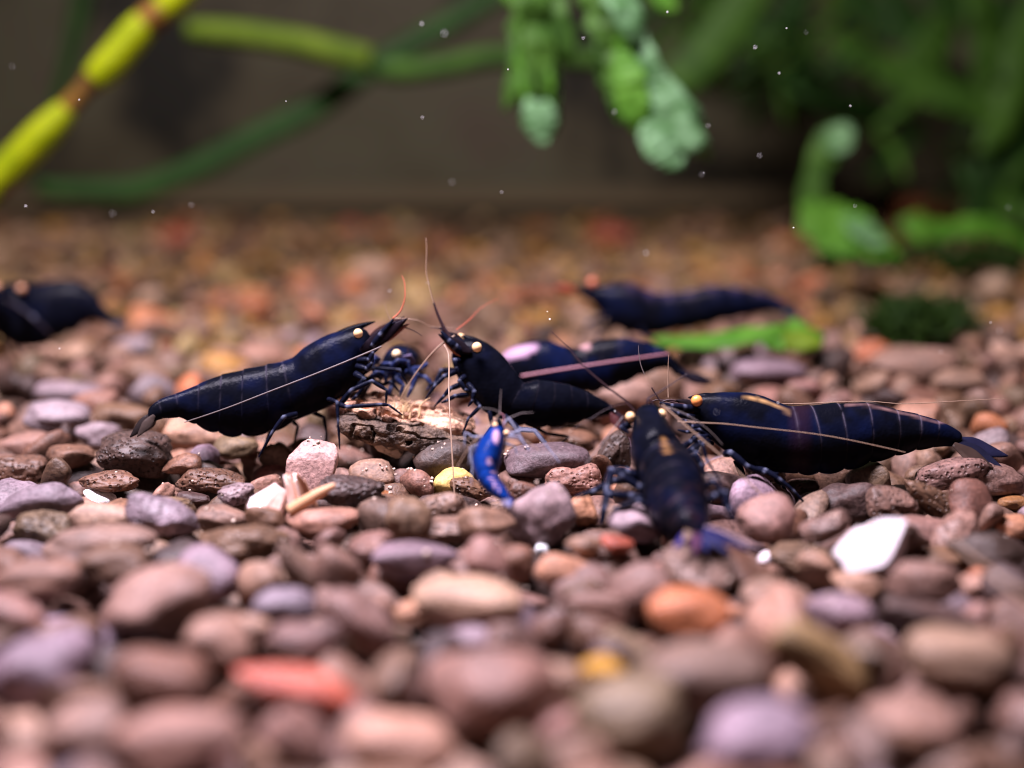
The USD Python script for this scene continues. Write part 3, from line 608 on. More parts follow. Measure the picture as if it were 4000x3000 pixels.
# --- middle shrimp, head up, facing left
st = [((1800,1321),(1774,1356),0), ((1829,1320),(1764,1388),0), ((1876,1329),(1776,1447),0), ((1923,1353),(1806,1505),0), ((1970,1394),(1847,1564),0), ((2011,1447),(1900,1614),0), ((2052,1494),(1970,1644),0), ((2099,1485),(2041,1661),.3),
      ((2158,1492),(2129,1667),.6), ((2217,1502),(2205,1658),1), ((2276,1523),(2270,1644),1.4), ((2329,1547),(2323,1632),1.8), ((2382,1579),(2370,1623),2.2), ((2411,1611),(2402,1638),2.4)]
shrimp('shrimp', 'black shrimp with a humped back facing left in the middle, above the small blue shrimp', st, .1325, [.42, .52, .62, .72, .81, .89, .95], .66,
  [(1863,1356,-2.4,19.5,'gold'), (1800,1319,1.6,17,'gold')],
  [TD([(520,640,-1),(470,600,-1.6),(430,560,-1.8),(380,500,-1.8)]) + [.00045], TD([(500,700,-1.4),(470,690,-2),(480,740,-2),(500,780,-2)]) + [.0003], TD([(540,800,-1.8),(500,830,-2.2),(540,890,-2.2),(590,900,-2.2)]) + [.0003], TD([(560,850,-2),(600,900,-2.6),(590,960,-2.6),(560,1000,-2.4)]) + [.00028], TD([(530,580,.6),(460,560,.4),(420,520,.4),(370,470,.4)]) + [.0004],
   TD([(500,760,-1),(400,800,-1.5),(340,860,-2),(275,950,-2)]) + [.0003], TD([(520,850,-1.5),(440,880,-2),(400,930,-2),(335,1000,-2)]) + [.00028], TD([(560,920,-2),(470,930,-2.4),(420,960,-2.4),(380,975,-2.4)]) + [.00026],
   TD([(480,760,1.5),(380,760,1.5),(340,850,1),(290,860,1)]) + [.0003], TD([(600,960,-2),(640,1000,-2.6),(560,1080,-2.6),(520,1190,-2.4)]) + [.00024],
   TD([(800,1060,-2),(900,1150,-2.4),(1000,1160,-2.6),(1075,1240,-2.6),(1140,1300,-2.2)]) + [.00027], TD([(900,1080,1),(1080,1180,1.4),(1230,1200,1.4),(1120,1290,1.4)]) + [.00022], TD([(700,1030,-1),(720,1130,-1.4),(640,1250,-1.4)]) + [.00024]],
  [(TD([(440,540,-.6),(400,480,-.6),(362,400,-.6),(330,312,-.6)]), .19, .10, 'dark', 'antennule'), (TD([(330,312,-.6),(300,200,-.6),(280,90,-.5),(283,-40,-.3),(278,-120,0)]), .06, .02, 'tan', 'antennule'),
   (TD([(470,530,-1),(400,572,-1.4),(240,742,-1.6),(105,960,-1.4)]), .09, .05, 'tan', 'antenna'), (TD([(400,590,-2.4),(430,660,-3),(432,900,-6),(452,1300,-9),(472,1640,-10.5)]), .085, .06, 'tan', 'antenna'),
   (TD([(400,500,0),(360,482,0),(310,476,0)]), .07, .03, 'dark', 'antennule'), (TD([(480,490,.6),(560,430,2),(640,350,3),(760,285,4)]), .05, .02, 'red', 'antennule')],
  [((2385,1605,2.4),(2446,1672,2),1.1,(0,-1,.4),(.02,.012,.016),.1), ((2385,1615,2),(2426,1680,1),.9,(0,-1,.3),(.05,.014,.014),.2)],
  blue=.22, seam_strength=.10, rostrum=([(1910,1375,0),(1850,1332,0),(1803,1311,0)], [.0005, .0004, .00005]),
  scales=[((1840,1378,-1.4),(1712,1306,-1.4),1.15,(0,-1,.2),(.010,.007,.010)), ((1800,1390,-1.0),(1735,1336,-1.0),.55,(0,-1,.2),(.45,.15,.06)), ((1820,1350,.8),(1722,1293,.8),1.1,(0,-1,.2),(.012,.008,.010))])

# --- the shrimp behind it
st = [((1911,1435),(1906,1470),0), ((1952,1394),(1947,1505),0), ((2005,1353),(2000,1529),0), ((2064,1334),(2064,1544),0), ((2135,1330),(2141,1547),0), ((2199,1348),(2205,1547),0), ((2246,1358),(2258,1541),0), ((2293,1340),(2311,1532),0),
      ((2358,1324),(2370,1517),0), ((2429,1320),(2434,1497),0), ((2493,1330),(2493,1470),0), ((2552,1348),(2552,1450),0), ((2599,1367),(2587,1438),0), ((2628,1394),(2611,1440),0), ((2655,1432),(2637,1464),0), ((2705,1464),(2699,1482),0)]
def saddle(col, u, ang, v, n, n2):
    px, py, t = project(v[:, :].T.T[0]) if False else (None, None, None)
    d = (v - EYE); tt = d @ FWD; x = CX + F * d[:, 0] / tt; y = CY - F * (d @ UPV) / tt
    w = np.clip(1 - (((x - 2030) / 80) ** 2 + ((y - 1372 + (x - 2035) * .25) / 26) ** 2), 0, 1)[:, None] ** .5
    w2 = np.clip(1 - (((x - 2285) / 28) ** 2 + ((y - 1352) / 16) ** 2), 0, 1)[:, None] ** .5
    col = col * (1 - w) + np.array([.46, .28, .40]) * w
    return col * (1 - w2) + np.array([.35, .2, .2]) * w2
shrimp('shrimp', 'violet-black shrimp with a pale lilac saddle mark, right behind the middle black shrimp', st, .1465, [.46, .54, .63, .72, .80, .87, .94], .6,
  [], [[(2240,1530,-1),(2230,1570,-1),(2200,1600,-1),.00025], [(2200,1540,1),(2250,1580,1),(2290,1600,1),.00025]],
  [(TD([(915,797,-4),(1300,735,-4.6),(1600,690,-4.6),(1893,648,-4)]), .12, .08, 'pink', 'antenna')],
  [((2670,1462,0),(2790,1492,-.5),1.0,(0,-1,.5),(.012,.01,.015),.0), ((2670,1468,.5),(2770,1504,1),.9,(0,-1,.5),(.03,.012,.015),.1)], tint=saddle, blue=1.0)

# --- right shrimp, facing left
st = [((2705,1553),(2700,1612),0), ((2758,1538),(2722,1660),0), ((2830,1532),(2790,1730),0), ((2900,1532),(2880,1792),0), ((2970,1544),(2970,1832),0), ((3040,1571),(3045,1846),0), ((3087,1585),(3110,1850),0), ((3164,1582),(3200,1848),.2),
      ((3273,1574),(3300,1835),.4), ((3387,1572),(3400,1806),.6), ((3502,1599),(3500,1780),.8), ((3591,1619),(3580,1758),1), ((3660,1641),(3645,1748),1.2), ((3720,1668),(3700,1744),1.3), ((3768,1702),(3745,1748),1.4)]
def gold_stripe(col, u, ang, v, n, n2):
    d = (v - EYE); tt = d @ FWD; x = CX + F * d[:, 0] / tt; y = CY - F * (d @ UPV) / tt
    line = np.interp(x, [2900, 2960, 3020, 3085], [1552, 1556, 1582, 1610])
    w = (np.clip(1 - np.abs(y - line) / 9, 0, 1) * np.clip((x - 2890) / 40, 0, 1) * np.clip((3095 - x) / 15, 0, 1))[:, None] * (.35 + n2[:, None])
    back = (np.clip(1 - np.abs(y - np.interp(x, [3164, 3273, 3387, 3502, 3591, 3660], [1589, 1582, 1580, 1608, 1629, 1650])) / 8, 0, 1) * ((x > 3300) & (x < 3700)))[:, None] * .6 * n2[:, None]
    red = np.clip(1 - ((x - 3125) / 55) ** 2, 0, 1)[:, None] * .5
    col = col * (1 - red) + np.array([.022, .008, .012]) * red
    col = col * (1 - np.minimum(w, 1)) + np.array([.42, .24, .10]) * np.minimum(w, 1)
    return col * (1 - back) + np.array([.4, .22, .2]) * back
shrimp('shrimp', 'large blue-black shrimp with pale ring seams and a gold back stripe at the right', st, .1250, [.385, .455, .55, .65, .75, .83, .90], .62,
  [(2722,1565,-2.2,22,'orange')],
  [TC([(900,430,-1),(800,410,-1.6),(720,400,-1.8),(640,380,-1.8)]) + [.0004], TC([(900,470,-1),(820,470,-1.6),(760,450,-1.8),(700,430,-1.8)]) + [.00034], TC([(930,540,-1.6),(850,540,-2),(810,500,-2),(770,490,-2)]) + [.0003], TC([(960,600,0),(880,600,-.4),(840,650,-.4),(800,690,-.4)]) + [.0003],
   TC([(1080,720,-2),(1110,710,-3),(1220,800,-3.4),(1330,845,-3.2),(1430,852,-3)]) + [.00036], TC([(1280,820,-2),(1345,828,-3),(1440,890,-3.4),(1530,965,-3.4),(1620,1062,-3.2)]) + [.00027],
   TC([(980,620,-1),(900,560,-2),(820,575,-2.4),(760,560,-2.4)]) + [.00026], TC([(1000,650,1),(900,640,1),(820,700,1)]) + [.00026], TC([(1150,760,1.5),(1200,880,1.5),(1290,875,1.5),(1400,900,1.5)]) + [.00034],
   TC([(1350,830,1.5),(1460,930,1.5),(1500,1010,1.5)]) + [.00024], TC([(960,600,-2),(870,610,-2.6),(900,680,-2.6),(860,740,-2.6)]) + [.00022]],
  [(TC([(760,505,-3),(1000,516,-3.4),(1300,546,-3.4),(1700,592,-3.2),(2200,692,-3),(2275,710,-3)]), .055, .04, 'tan', 'antenna'),
   ([(2730,1560,1.5),(3090,1578,2.4),(3387,1568,2.6),(3520,1577,2.6),(3760,1566,2.6),(3922,1556,2.4)], .06, .03, 'tan', 'antenna'),
   (TC([(800,385,-.6),(700,362,-.6),(655,372,-.6),(620,330,-.6),(588,278,-.6)]), .10, .06, 'dark', 'antennule'), (TC([(800,400,.6),(720,375,.6),(640,360,.6),(590,370,.6)]), .10, .05, 'dark', 'antennule'),
   (TC([(700,350,.6),(697,250,.6),(700,60,.6)]), .07, .025, 'tan', 'antennule'), (TC([(540,190,2),(510,100,2),(500,0,2)]), .05, .025, 'grey', 'antennule'), (TC([(820,420,-1),(740,410,-1),(640,400,-1)]), .08, .05, 'dark', 'antennule')],
  [((3740,1720,1.4),(3935,1782,2.8),2.0,(0,-.6,.8),(.012,.012,.03),.0), ((3735,1725,1.2),(3915,1828,.2),1.7,(0,-.6,.8),(.010,.010,.022),.0), ((3725,1735,.8),(3880,1830,-.8),1.5,(0,-.6,.8),(.04,.025,.02),.25), ((3740,1715,1.6),(3865,1790,1.6),1.2,(0,-.6,.8),(.012,.012,.03),0)],
  tint=gold_stripe, blue=.6, seam_strength=.38, rostrum=([(2810,1568,0),(2750,1552,0),(2688,1553,0)], [.0005, .0004, .00005]),
  scales=[((2710,1610,-1.4),(2600,1580,-1.4),1.0,(0,-1,.2),(.05,.022,.018)), ((2715,1625,.6),(2610,1600,.6),.9,(0,-1,.2),(.02,.012,.014)), ((2715,1590,-.6),(2640,1562,-.6),.8,(0,-1,.2),(.014,.010,.012))])

# --- blurred shrimp swimming over the gravel, facing left
st = [((2257,1125),(2257,1146),0), ((2317,1122),(2317,1179),0), ((2371,1117),(2350,1220),0), ((2426,1109),(2390,1258),0), ((2480,1117),(2455,1286),0), ((2534,1140),(2534,1296),0), ((2588,1149),(2615,1278),0), ((2642,1146),(2690,1268),0),
      ((2697,1138),(2750,1255),0), ((2751,1125),(2800,1240),0), ((2805,1119),(2860,1228),0), ((2870,1127),(2910,1218),0), ((2941,1141),(2960,1212),0), ((2995,1155),(3000,1209),0), ((3044,1174),(3040,1210),0), ((3085,1200),(3085,1218),0)]
def violet_back(col, u, ang, v, n, n2):
    w = (np.clip(np.sin(ang) * 1.6 - .75, 0, 1) * (.25 + .6 * (np.sin(u * 60) > .2)))[:, None] * np.clip((u - .1) * 6, 0, 1)[:, None] * .55
    return col * (1 - w) + np.array([.09, .06, .14]) * w
st = [((x, y - 6), (X, Y + (16 if 3 < q < 12 else 9)), d) for q, ((x, y), (X, Y), d) in enumerate(st)]
shrimp('shrimp', 'blurred blue-black shrimp with a violet back, facing left above the green leaf', st, .172, [.36, .45, .55, .65, .74, .83, .92], .62,
  [(2314,1104,-2.5,19,'red')], [[(2420,1250,0),(2380,1290,0),(2320,1270,0),.0004], [(2460,1270,0),(2450,1320,0),(2480,1345,0),.0004], [(2500,1280,-1),(2520,1320,-1),(2560,1330,-1),.0004], [(2380,1230,-1),(2300,1260,-1),(2260,1330,-1),.0004], [(2400,1240,1),(2330,1300,1),(2340,1340,1),.0004]],
  [([(2260,1130,0),(2220,1110,0),(2170,1075,0)], .16, .06, 'dark', 'antennule'), ([(2300,1150,0),(2100,1130,2),(1900,1190,4)], .06, .03, 'red', 'antenna')],
  [((3060,1195,0),(3115,1235,0),2.2,(0,-.5,.8),(.012,.02,.03),0)], tint=violet_back, blue=.5,
  scales=[((2260,1136,0),(2165,1120,0),1.1,(0,-1,.3),(.22,.05,.03))], rostrum=([(2390,1150,0),(2310,1128,0),(2240,1124,0)], [.0008, .0006, .0003]))

# --- shrimp cut by the left edge
st = [((-70,1150),(-60,1200),-6), ((-20,1120),(-30,1240),-4), ((24,1112),(20,1290),-2), ((80,1108),(70,1320),-1), ((134,1112),(140,1318),0), ((183,1103),(190,1290),0), ((230,1097),(244,1266),0), ((276,1100),(290,1248),0), ((317,1117),(330,1236),0),
      ((350,1145),(350,1236),0), ((376,1184),(370,1240),0), ((400,1213),(395,1252),0), ((440,1250),(438,1264),0)]
st = [((x * 1.05, y - 4), (X * 1.05, Y + (38 if q < 8 else 14)), d) for q, ((x, y), (X, Y), d) in enumerate(st)]
shrimp('shrimp', 'dark blurred shrimp cut off by the left edge of the picture', st, .172, [.44, .53, .62, .71, .79, .87, .94], .6,
  [(84,1128,-3.6,18,'dim'), (-14,1122,-4,18,'dim')], [[(30,1270,-1),(10,1330,-1),(40,1390,-1),.0004], [(90,1300,-1),(60,1360,-1),(90,1400,-1),.0004], [(0,1250,-2),(-20,1320,-2),(20,1360,-2),.0004], [(60,1190,-3.4),(130,1240,-3.6),(190,1295,-3.4),.0004]],
  [([(20,1170,-5),(120,1235,-5),(200,1310,-5)], .07, .04, 'dark', 'antenna')], [((425,1248,0),(500,1270,0),1.8,(0,-.6,.8),(.02,.015,.02),.0), ((420,1245,0),(460,1230,.5),1.2,(0,-.6,.8),(.02,.015,.02),.0)], blue=.2)

# --- crouching shrimp seen from behind and above
K = .5877
st = [(2532,1592,40,0,1.1), (2536,1636,62,-.8,1.8), (2545,1680,80,-1.6,2.5), (2556,1728,97,-2.6,3.0), (2570,1764,104,-3.5,2.9), (2582,1786,104,-4.0,2.55), (2598,1812,112,-4.7,3.1), (2616,1850,124,-5.8,3.7), (2632,1895,126,-7.2,3.7), (2648,1945,119,-8.8,3.3),
      (2664,1992,104,-10.4,2.8), (2684,2032,84,-11.7,2.3), (2706,2064,60,-12.8,1.8), (2726,2088,40,-13.4,1.2), (2742,2106,22,-13.8,.8)]
def orange_patch(col, u, ang, v, n, n2):
    d = (v - EYE); tt = d @ FWD; x = CX + F * d[:, 0] / tt; y = CY - F * (d @ UPV) / tt
    e = np.interp(y, [1700, 1760], [2582, 2612])
    w = (np.clip(1 - np.abs(x - e) / np.interp(y, [1700, 1762], [4, 17]), 0, 1) ** .6 * ((y > 1698) & (y < 1770)))[:, None] * (.35 + .9 * n2[:, None])
    col = col * (1 - w) + np.array([.34, .17, .06]) * w
    r = np.clip((n2 - .55) * 5, 0, 1)[:, None] * np.clip((u - .62) * 5, 0, .18)[:, None]
    return col * (1 - r) + np.array([.06, .018, .01]) * r
shrimp('shrimp', 'crouching black shrimp seen from behind, both eyes showing, tail fan towards the viewer', st, .1195, [.38, .49, .60, .71, .82, .90], .6,
  [(2462,1628,-.8,19,'gold'), (2585,1617,-.8,19,'gold')],
  [TC([(500,880,-3),(420,840,-3.4),(320,830,-3.4),(290,950,-5),(245,1190,-6)]) + [.00052], TC([(570,1020,-6),(450,1000,-6),(300,985,-6),(280,1080,-7),(268,1190,-7)]) + [.0004], TC([(470,880,-2),(330,900,-2),(200,970,-3),(80,1005,-3)]) + [.0004],
   TC([(560,960,-6),(500,940,-6),(380,860,-6),(330,845,-6)]) + [.00045], TC([(600,1080,-8),(500,1030,-8),(350,1080,-8),(310,1120,-8.4)]) + [.00026],
   TC([(790,800,-4),(850,750,-3.6),(880,712,-3.6),(920,790,-4),(945,860,-4.4)]) + [.00036], TC([(780,720,-2),(860,690,-1.6),(925,650,-1.6),(955,760,-2),(1060,930,-3)]) + [.00024],
   TC([(930,1050,-8.4),(1010,1000,-8.2),(1075,975,-8.2),(1105,1080,-8.8),(1150,1175,-9.4)]) + [.00036], TC([(760,690,-1),(850,640,-.6),(900,600,-.6),(980,640,-1)]) + [.0003], TC([(900,960,-7),(1000,900,-6.6),(1050,960,-7),(1100,1150,-7.6)]) + [.00026],
   TC([(450,520,-.4),(385,545,-.4),(440,585,-.8)]) + [.0004]],
  [(TC([(480,445,-.6),(430,385,-.6),(300,280,-.4),(150,150,0),(20,0,.6),(-80,-92,1)]), .12, .03, 'dark', 'antennule'), (TC([(430,385,-.6),(340,402,-1),(190,480,-1.6),(60,560,-2)]), .045, .025, 'dark', 'antennule'),
   (TC([(560,440,-.4),(560,365,-.4),(640,310,0),(830,183,.6)]), .10, .04, 'dark', 'antennule'), (TC([(600,440,-.4),(590,380,-.4),(560,360,-.4)]), .15, .10, 'dark', 'antennule'),
   (TC([(660,395,-1),(860,570,-2),(1100,780,-3),(1340,1015,-4)]), .075, .06, 'tan', 'antenna'), (TC([(690,410,0),(800,450,-.4),(1060,660,-1)]), .06, .03, 'grey', 'antennule'), (TC([(400,470,-1),(290,610,-2),(150,790,-3)]), .05, .04, 'grey', 'antenna'),
   (TC([(520,420,-.6),(560,440,-.8),(575,470,-1)]), .07, .05, 'grey', 'rostrum_spine')],
  [((2715,2060,-13.2),(2630,2148,-15.6),.9,(0,-.5,.85),(.03,.025,.12),.2), ((2722,2065,-13.4),(2716,2172,-16.6),.9,(0,-.5,.85),(.06,.025,.05),.2), ((2735,2065,-13.4),(2850,2168,-15.8),.95,(0,-.5,.85),(.016,.016,.06),.1),
   ((2738,2060,-13.2),(2935,2155,-15),.9,(0,-.5,.85),(.012,.012,.05),.0), ((2742,2055,-13),(2985,2150,-14.4),.7,(0,-.5,.85),(.28,.20,.22),.35), ((2722,2050,-13),(2765,2160,-15.6),.8,(0,-.5,.85),(.016,.018,.06),0), ((2712,2055,-13),(2668,2120,-15),.9,(0,-.5,.85),(.30,.2,.12),.4)],
  tint=orange_patch, blue=.3, seam_strength=.12, dorsal=True, widen=1.02)

# --- the small blue shrimp
st = [(1948,1650,16,0,.5), (1946,1668,26,-.2,.9), (1935,1703,40,-.6,1.3), (1917,1745,53,-1.2,1.6), (1903,1790,55,-1.8,1.6), (1897,1825,47,-2.2,1.5), (1904,1862,40,-2.6,1.4), (1922,1893,35,-3,1.2), (1947,1918,29,-3.4,1.0), (1970,1940,20,-3.8,.8), (1986,1954,12,-4,.5)]
def blue_marks(col, u, ang, v, n, n2):
    d = (v - EYE); tt = d @ FWD; x = CX + F * d[:, 0] / tt; y = CY - F * (d @ UPV) / tt
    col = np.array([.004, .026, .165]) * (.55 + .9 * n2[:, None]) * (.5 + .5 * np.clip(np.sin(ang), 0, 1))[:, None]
    for cx, cy, a, b in ((1938, 1706, 17, 34), (1911, 1802, 12, 17), (1925, 1845, 11, 5), (1942, 1852, 8, 4), (1918, 1868, 16, 3), (1930, 1882, 15, 3), (1941, 1898, 14, 3), (1930, 1900, 4, 18), (1950, 1915, 4, 12)):
        w = np.clip(1.6 * (1 - ((x - cx) / a) ** 2 - ((y - cy) / b) ** 2), 0, 1)[:, None] * np.clip(.2 + 1.4 * n2, 0, 1)[:, None]
        col = col * (1 - w) + np.array([.42, .26, .36]) * w
    return col
shrimp('shrimp', 'small bright blue young shrimp with pink patches, curled in front of the middle black shrimp', st, .1178, [.52, .60, .68, .76, .84, .91], .6,
  [(1934,1661,-.9,10.5,'gold'), (1978,1691,-.9,10.5,'gold')],
  [TG([(960,620,0),(1060,490,-.3),(1190,690,-.6),(1345,965,-1)]) + [.00012], TG([(1000,740,0),(1200,760,-.3),(1300,880,-.6),(1370,960,-.8)]) + [.00011], TG([(1000,760,0),(1250,660,0),(1435,675,0),(1570,845,-.3),(1790,1130,-.6)]) + [.00016],
   TG([(660,850,-.4),(500,930,-.8),(535,1170,-1),(520,1465,-1.2)]) + [.00012], TG([(680,760,0),(540,760,0),(430,690,0),(420,900,-.2)]) + [.00011], TG([(620,900,-.4),(500,1000,-.6),(480,1170,-.6)]) + [.0001], TG([(980,850,0),(1150,900,0),(1180,1030,-.2)]) + [.00012]],
  [(TG([(920,440,0),(700,680,-.4),(480,930,-1),(290,1255,-1.4)]), .045, .03, 'tan', 'antenna'), (TG([(930,450,0),(935,300,.3),(950,80,.6)]), .05, .02, 'grey', 'antennule'), (TG([(1000,525,0),(1150,455,0),(1280,415,0),(1415,412,0)]), .05, .02, 'grey', 'antennule'),
   (TG([(930,425,0),(870,380,0),(760,355,0),(630,350,0)]), .04, .02, 'grey', 'antennule'), (TG([(940,420,0),(990,460,0),(980,700,-.6)]), .05, .03, 'pink', 'antenna'), (TG([(1300,820,-.6),(1400,880,-.8),(1500,960,-1)]), .05, .03, 'tan', 'antenna')],
  [((1978,1945,-4),(1992,1985,-4.6),.75,(0,-.6,.8),(.2,.2,.35),.35), ((1980,1945,-4),(2003,1975,-4.4),.7,(0,-.6,.8),(.02,.03,.14),.2), ((1974,1945,-4),(1972,1980,-4.6),.7,(0,-.6,.8),(.12,.10,.16),.4)],
  tint=blue_marks, leg_r=.00014, legcol=(.30, .31, .42), clear_legs=.3, dorsal=True, rostrum=([(1945,1680,-.6),(1948,1650,-.6),(1950,1630,-.4)], [.0004, .0003, .0001]))

# --- shrimp facing the viewer behind the food lump
st = [((1556,1395),(1556,1470),-2), ((1562,1384),(1566,1496),-1), ((1570,1385),(1574,1510),1), ((1580,1392),(1586,1515),4), ((1590,1400),(1598,1512),8), ((1600,1412),(1608,1505),12), ((1610,1425),(1616,1495),16), ((1618,1440),(1622,1480),19)]
st = [(1556,1432,46,-2,1.0), (1562,1436,66,-1,1.5), (1570,1440,78,1,1.8), (1580,1446,80,4,1.9), (1590,1452,74,8,1.8), (1600,1456,62,12,1.5), (1610,1460,44,16,1.1), (1618,1464,20,19,.6)]
shrimp('shrimp', 'shrimp behind the food lump facing the viewer, mostly a tangle of blue-black legs', st, .137, [.45, .54, .63, .72, .81, .90], .6,
  [(1549,1383,-2.4,18,'pale')],
  [TF([(800,500,-2),(700,380,-3),(720,270,-3),(760,290,-3)]) + [.0003], TF([(860,480,-2),(760,420,-3),(640,520,-3.4),(560,560,-3.4)]) + [.00032], TF([(950,480,-2),(880,400,-3.4),(850,440,-3.6),(840,560,-3.6)]) + [.00036], TF([(1000,460,-2),(960,490,-3.4),(1040,570,-3.6),(1000,680,-3.6)]) + [.00032],
   TF([(1080,420,-2),(1180,440,-3),(1130,600,-3.4),(1080,700,-3.4)]) + [.00036], TF([(1100,400,-1),(1240,380,-2),(1300,330,-2),(1280,380,-2)]) + [.0003], TF([(1150,440,-1),(1280,480,-2),(1350,560,-2.4),(1280,620,-2.4)]) + [.0003], TF([(900,380,-2),(980,300,-3),(1090,310,-3),(1110,430,-3.4)]) + [.0003],
   TF([(820,420,-2),(700,480,-2.6),(620,650,-3),(680,720,-3)]) + [.00034], TF([(930,520,-2),(900,600,-3.4),(870,700,-3.6),(860,800,-3.6)]) + [.0003], TF([(740,460,-1),(800,340,-2),(900,330,-2.4),(960,420,-2.6)]) + [.00028]],
  [(TF([(1050,300,-2.6),(1090,180,-2.6),(1030,60,-2.4)]), .07, .02, 'dark', 'antennule')], [], blue=.55, legcol=(.02, .028, .085), clear_legs=.12, dorsal=True,
  scales=[((1590,1420,-2),(1604,1385,-3),1.4,(0,-1,.2),(.10,.08,.14)), ((1470,1420,-2),(1458,1385,-3),1.2,(0,-1,.2),(.06,.06,.12))])

# ------------------------------------------------------------------ the food lump and the broken shell
def lump(name, c, axes, yaw, tilt, roll, seed, rough, mat_, label, cat, sub=6, freq=480.0):
    s = trimesh.creation.icosphere(sub, 1.0); v, f = np.array(s.vertices), np.array(s.faces)
    p = v / (np.abs(v) ** 3.0).sum(1, keepdims=True) ** (1 / 3.0) * np.asarray(axes)
    size = float(np.min(axes))
    p = p * (1 + .28 * (meshkit.noise(p * freq * .35 + 7, seed) - .5))[:, None]
    n = trimesh.Trimesh(p, f, process=False).vertex_normals
    d = (meshkit.fbm(p * freq + 3, 4, seed) - .5) * 1.3 - .7 * (np.abs(meshkit.fbm(p * freq * 1.1 + 31, 3, seed + 5) - .5) < .04)
    p = p + n * (d * rough * size)[:, None]
    R = trimesh.transformations.euler_matrix(roll, tilt, yaw)[:3, :3]
    return (p @ R.T + np.asarray(c), f)
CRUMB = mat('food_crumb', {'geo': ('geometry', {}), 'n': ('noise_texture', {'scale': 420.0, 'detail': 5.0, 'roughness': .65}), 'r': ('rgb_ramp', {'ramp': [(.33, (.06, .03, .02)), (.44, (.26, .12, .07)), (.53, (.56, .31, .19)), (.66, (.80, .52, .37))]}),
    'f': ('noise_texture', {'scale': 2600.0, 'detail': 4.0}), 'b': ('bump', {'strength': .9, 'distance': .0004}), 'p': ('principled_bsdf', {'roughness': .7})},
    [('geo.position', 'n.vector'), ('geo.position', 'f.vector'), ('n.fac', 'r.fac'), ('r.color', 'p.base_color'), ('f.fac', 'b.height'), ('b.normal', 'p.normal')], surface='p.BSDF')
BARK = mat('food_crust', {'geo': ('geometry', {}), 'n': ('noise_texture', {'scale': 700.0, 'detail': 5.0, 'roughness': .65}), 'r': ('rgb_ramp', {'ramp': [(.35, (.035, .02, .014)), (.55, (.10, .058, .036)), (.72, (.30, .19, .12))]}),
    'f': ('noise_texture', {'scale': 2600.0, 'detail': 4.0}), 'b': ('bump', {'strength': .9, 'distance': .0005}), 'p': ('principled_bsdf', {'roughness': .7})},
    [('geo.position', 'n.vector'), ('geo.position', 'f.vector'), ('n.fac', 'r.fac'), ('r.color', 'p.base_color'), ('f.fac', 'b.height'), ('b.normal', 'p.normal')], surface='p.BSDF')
tf = .1315
cf = P(1600, 1662, tf)
food = thing('food_lump', cf, 'crumbly pale brown food lump with a dark underside between the left and middle shrimps', 'fish food')
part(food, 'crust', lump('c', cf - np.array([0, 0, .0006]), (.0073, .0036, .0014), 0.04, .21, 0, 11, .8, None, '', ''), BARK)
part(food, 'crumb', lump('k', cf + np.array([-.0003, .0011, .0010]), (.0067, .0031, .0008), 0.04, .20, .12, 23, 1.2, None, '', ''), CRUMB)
rs = np.random.default_rng(3); tufts = []
for k in range(26):
    bx, by = rs.uniform(1490, 1640), rs.uniform(1610, 1640); d = rs.uniform(-2, 1) * .001
    tufts.append(tube([P(bx, by, tf + d), P(bx + rs.normal(4, 8), by - rs.uniform(15, 30), tf + d), P(bx + rs.normal(10, 18), by - rs.uniform(35, 75), tf + d)], [.00014, .0001, .00003], 8, 5))
part(food, 'fibre_tuft', join(tufts), plain('fibre', (.60, .40, .22), .6))
single('food_crumb', lump('x', P(1515, 1748, .1300), (.0015, .0010, .0007), .2, .5, 0, 31, .3, None, '', '', 4, 900.0), plain('pale_chip', (.50, .38, .28), .6), 'pale chip lying in the shadow under the crumbly food lump', 'chip')

# broken snail shell: a torn whorl and its inner spindle
NACRE = mat('snail_shell', {'geo': ('geometry', {}), 'n': ('noise_texture', {'scale': 420.0, 'detail': 3.0}), 'r': ('rgb_ramp', {'ramp': [(.35, (.62, .33, .25)), (.5, (.80, .55, .46)), (.65, (.90, .80, .80))]}),
    'p': ('principled_bsdf', {'roughness': .22, 'coat_weight': .4})}, [('geo.position', 'n.vector'), ('n.fac', 'r.fac'), ('r.color', 'p.base_color')], surface='p.BSDF')
def shell_sheet(c, axis, up, r0, r1, length, a0, a1, turns=0.0, thick=.00016, n=26, m=26, seed=2):
    axis = unit(axis); x = unit(np.cross(axis, up)); y = np.cross(axis, x); out = []
    for side in (0, 1):
        V = []
        for i in range(n):
            k = i / (n - 1); r = r0 + (r1 - r0) * k - side * thick
            for j in range(m):
                a = a0 + (a1 - a0) * j / (m - 1) + turns * k
                rag = length * (.14 * math.sin(j * .9 + seed) + .09 * math.sin(j * 2.3 + seed * 2)) * k
                V.append(np.asarray(c) + axis * (length * k + rag) + (x * math.cos(a) + y * math.sin(a)) * r)
        out.append(np.array(V))
    idx = np.arange(n * m).reshape(n, m); q = np.stack([idx[:-1, :-1], idx[:-1, 1:], idx[1:, 1:], idx[1:, :-1]], -1).reshape(-1, 4)
    f = np.vstack([q[:, [0, 1, 2]], q[:, [0, 2, 3]]])
    b = np.r_[idx[0], idx[1:, -1], idx[-1, ::-1][1:], idx[::-1, 0][1:]]; o = n * m
    rim = np.vstack([np.stack([b[:-1], b[:-1] + o, b[1:] + o], 1), np.stack([b[:-1], b[1:] + o, b[1:]], 1)])
    return np.vstack(out), np.vstack([f, f[:, ::-1] + o, rim])
ts = .1182
SH = lambda x, y, t: P(1135 + (x - 1135) * 1.2 + 42, 1930 + (y - 1930) * 1.2 + 22, t)
cs = P(1130, 1930, ts)
snail = thing('snail_shell', cs, 'broken pink and white snail shell with its inner spindle sticking out', 'snail shell')
